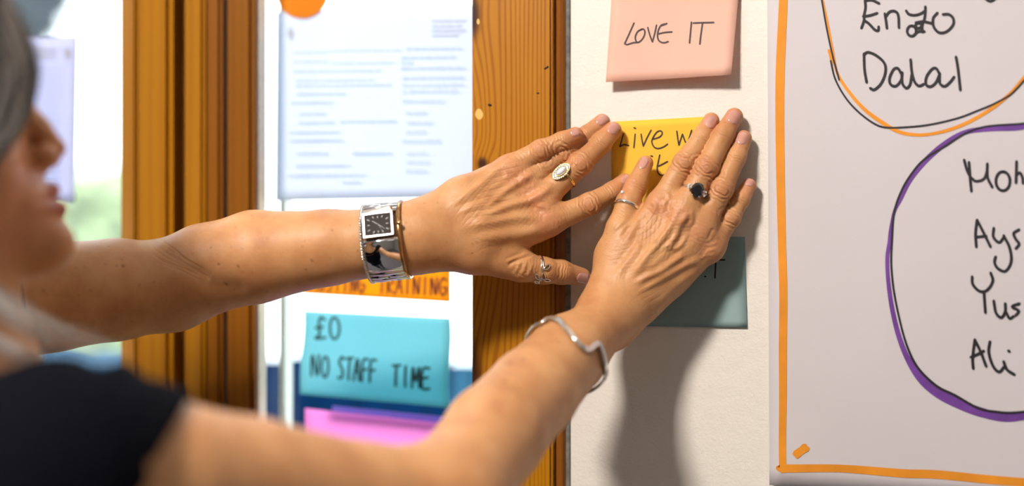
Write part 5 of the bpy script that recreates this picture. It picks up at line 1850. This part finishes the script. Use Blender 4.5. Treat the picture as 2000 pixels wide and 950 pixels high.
# go round the far side from the last front point to the first
am = ang(fp[6])
d1 = (a1 - a0) % (2 * math.pi)
if ((am - a0) % (2 * math.pi)) < d1: d1 -= 2 * math.pi
back = []
for k in range(1, 24):
    t = k / 24
    a = a0 + d1 * t
    i = (a % (2 * math.pi)) / (2 * math.pi) * 96
    i0 = int(i) % 96; f_ = i - int(i)
    p = LP[i0] * (1 - f_) + LP[(i0 + 1) % 96] * f_
    back.append(p + lax * (s0_ * (1 - t) + s1_ * t))
allp = np.concatenate([fp, np.array(back)])
bp = smooth_path(allp, n=5, closed=True)
nrm = bp - bc; nrm -= np.outer(nrm @ lax, lax); nrm /= np.linalg.norm(nrm, axis=1)[:, None]
b_root = thing_from('bracelet', 'silver bangle with a pointed wave on the near wrist', 'bracelet', bc)
T_ = np.roll(bp, -1, 0) - np.roll(bp, 1, 0); T_ /= np.linalg.norm(T_, axis=1)[:, None]
side = np.cross(T_, nrm)
for sg in (-1, 1):
    mb = MB(); mb.tube(bp + side * sg * 0.95, 1.35, 8, closed=True, ref=nrm, flat=0.85); part('band_strand', mb, M['silver'], b_root, bc)

# ---- rings
def fin(ch): return finger(ch)
def frame_at(ch, u, v, seg=0):
    c, n = cam_hit(u, v, ch[seg][2] + 26)
    a = Wm(*ch[seg + 1][:3]) - Wm(*ch[seg][:3]); a /= np.linalg.norm(a)
    n = n * 0.7 - (ray(u, v) / np.linalg.norm(ray(u, v))) * 0.3
    n = n - a * (n @ a); n /= np.linalg.norm(n)
    return c, n, a, np.cross(a, n)
def axis_point(ch, seg, p):
    A, B_ = Wm(*ch[seg][:3]), Wm(*ch[seg + 1][:3])
    t = ((p - A) @ (B_ - A)) / ((B_ - A) @ (B_ - A))
    return A + (B_ - A) * t
# gold marquise ring, left middle finger
ch = LF['middle']
c, n, a, b = frame_at(ch, 1097, 337)
ctr = c.copy()
r_ = thing_from('ring', 'gold ring with a white marquise stone on the left hand', 'ring', ctr)
bandring(Group([fin(ch), Prim(Wm(*ch[0][:3]), Wm(*ch[1][:3]), 8.6, 7.6)], 2), axis_point(ch, 0, c + a * 1.5), a, 0.5, 2.6, 0.9, 'band', M['gold'], r_, ctr)
def marq(L_, W_, z, k=36):
    out = []
    for i in range(k):
        t = 2 * math.pi * i / k
        x = math.cos(t); y = math.sin(t)
        out.append(c + a * (x * L_ / 2) + b * (math.copysign(abs(y) ** 1.25, y) * W_ / 2) + n * z)
    return out
def layer(z0, L0, W0, z1, L1, W1, dome=None):
    A_, B_ = marq(L0, W0, z0), marq(L1, W1, z1)
    k = len(A_)
    V = A_ + B_; Fc = [(i, (i + 1) % k, (i + 1) % k + k, i + k) for i in range(k)]
    if dome is not None:
        V = V + [c + n * dome]; Fc += [(k + i, k + (i + 1) % k, 2 * k) for i in range(k)]
    else: Fc += [tuple(range(k, 2 * k))]
    return V, Fc
mb = MB(); mb.add(*layer(-0.5, 13.5, 7.0, 2.4, 16.2, 9.6)); part('setting', mb, M['gold'], r_, ctr, False)
mb = MB(); mb.add(*layer(2.2, 11.0, 6.4, 3.7, 10.6, 6.0)); part('bezel', mb, M['gold'], r_, ctr, False)
mb = MB(); mb.add(*layer(3.5, 10.4, 5.9, 3.75, 10.3, 5.8)); part('stone_gap_shade', mb, M['gap_mark_black'], r_, ctr, False)  # black layer painting the shaded gap between stone and bezel
mb = MB(); mb.add(*layer(3.7, 8.9, 4.2, 4.1, 8.6, 3.9, 4.8)); part('stone', mb, M['stone_white'], r_, ctr)
for p in marq(13.7, 8.1, 2.7, 26):
    mb = MB(); mb.ball(p, 0.72, 6); part('seed_crystal', mb, M['crystal'], r_, ctr, False)
# dark stone ring, right middle finger
ch = RF['middle']
c, n, a, b = frame_at(ch, 1361, 372)
ctr = c.copy()
r_ = thing_from('ring', 'silver ring with a large dark oval stone on the right hand', 'ring', ctr)
bandring(Group([fin(ch), Prim(Wm(*ch[0][:3]), Wm(*ch[1][:3]), 8.8, 7.8)], 2), axis_point(ch, 0, c), a, 0.5, 2.2, 0.9, 'band', M['silver'], r_, ctr)
mb = MB()
def gem(cc, ra, rb, h0, h1, k=14):
    rows = [(0.55, h0), (1.0, h0 + (h1 - h0) * 0.55), (0.93, h0 + (h1 - h0) * 0.72), (0.62, h1)]
    V = []
    for (f_, z) in rows:
        for i in range(k):
            t = 2 * math.pi * (i + (0.5 if f_ in (0.93,) else 0)) / k
            V.append(cc + a * ra * f_ * math.cos(t) + b * rb * f_ * math.sin(t) + n * z)
    Fc = []
    for j in range(len(rows) - 1):
        for i in range(k): Fc.append((j * k + i, j * k + (i + 1) % k, (j + 1) * k + (i + 1) % k, (j + 1) * k + i))
    Fc.append(tuple(range((len(rows) - 1) * k, len(rows) * k))); Fc.append(tuple(range(k - 1, -1, -1)))
    return V, Fc
mb.add(*gem(c, 5.6, 5.0, 0.8, 5.2)); part('stone', mb, M['stone_dark'], r_, ctr, False)
for k in range(6):
    t = math.radians(60 * k + 20)
    mb = MB(); q0 = c + a * 4.6 * math.cos(t) + b * 4.2 * math.sin(t) + n * 0.3; q1 = c + a * 5.7 * math.cos(t) + b * 5.1 * math.sin(t) + n * 4.0
    mb.tube([q0, q1], 0.42, 6); mb.ball(q1, 0.75, 8); part('prong', mb, M['silver'], r_, ctr)
for sg in (-1, 1):
    for (x, y) in ((0, 7.2), (1.5, 6.6), (-1.5, 6.6)):
        mb = MB(); mb.ball(c + a * x + b * y * sg + n * (1.6 - 0.5 * (y > 7)), 0.95, 8); part('side_crystal', mb, M['crystal'], r_, ctr, False)
# plain thumb ring with a small stone, right hand
ch = RF['thumb']
c, n, a, b = frame_at(ch, 1226, 394, 1)
ctr = c.copy()
ax_ = Wm(*ch[2][:3]) - Wm(*ch[0][:3]); ax_ /= np.linalg.norm(ax_)
r_ = thing_from('ring', 'plain silver ring round the right thumb with a tiny stone at its side', 'ring', ctr)
bandring(fin(ch), axis_point(ch, 1, c), ax_, 0.5, 3.0, 1.0, 'band', M['silver'], r_, ctr)
q, nq_ = cam_hit(1216, 377, ch[1][2] + 30)
mb = MB(); mb.ball(q + nq_ * 0.6, 1.5, 10); part('stone', mb, M['crystal'], r_, ctr, False)
# leaf ring, left thumb
ch = LF['thumb']
ctr = cam_hit(1058, 532, ch[1][2] + 30)[0]
r_ = thing_from('ring', 'silver ring of open leaves round the left thumb', 'ring', ctr)
a = Wm(*ch[2][:3]) - Wm(*ch[0][:3]); a /= np.linalg.norm(a)
bandring(fin(ch), axis_point(ch, 0, ctr), a, 0.35, 1.5, 0.8, 'band', M['silver'], r_, ctr)
def skin_path(px, lift):
    out = []
    for (u, v) in px:
        q, nn_ = cam_hit(u, v, 85)
        out.append(q + nn_ * lift)
    return np.array(out)
for (lu, lv, ln, wd, ang_) in ((1068, 523, 13, 6.5, -38), (1049, 540, 13, 6.5, 48), (1061.5, 540, 13, 6.5, 78), (1068, 546.5, 12, 4.5, 3), (1049, 550, 10, 3.5, 20)):
    o2 = []
    for i in range(16):
        t = 2 * math.pi * i / 16
        x, y = math.cos(t) * ln / 2, math.copysign(abs(math.sin(t)) ** 1.3, math.sin(t)) * wd / 2
        an = math.radians(ang_)
        o2.append((lu + x * math.cos(an) - y * math.sin(an), lv + x * math.sin(an) + y * math.cos(an)))
    mb = MB(); mb.tube(skin_path(o2, 0.9), 0.5, 6, closed=True); part('leaf', mb, M['silver'], r_, ctr)
mb = MB(); mb.tube(smooth_path(skin_path([(1055, 507), (1058, 513), (1057.5, 522), (1059, 531), (1057, 540), (1057, 548)], 0.8), n=4), 0.62, 6); part('stem', mb, M['silver'], r_, ctr)
print('all', round(_t.time() - _t0, 1), 's')
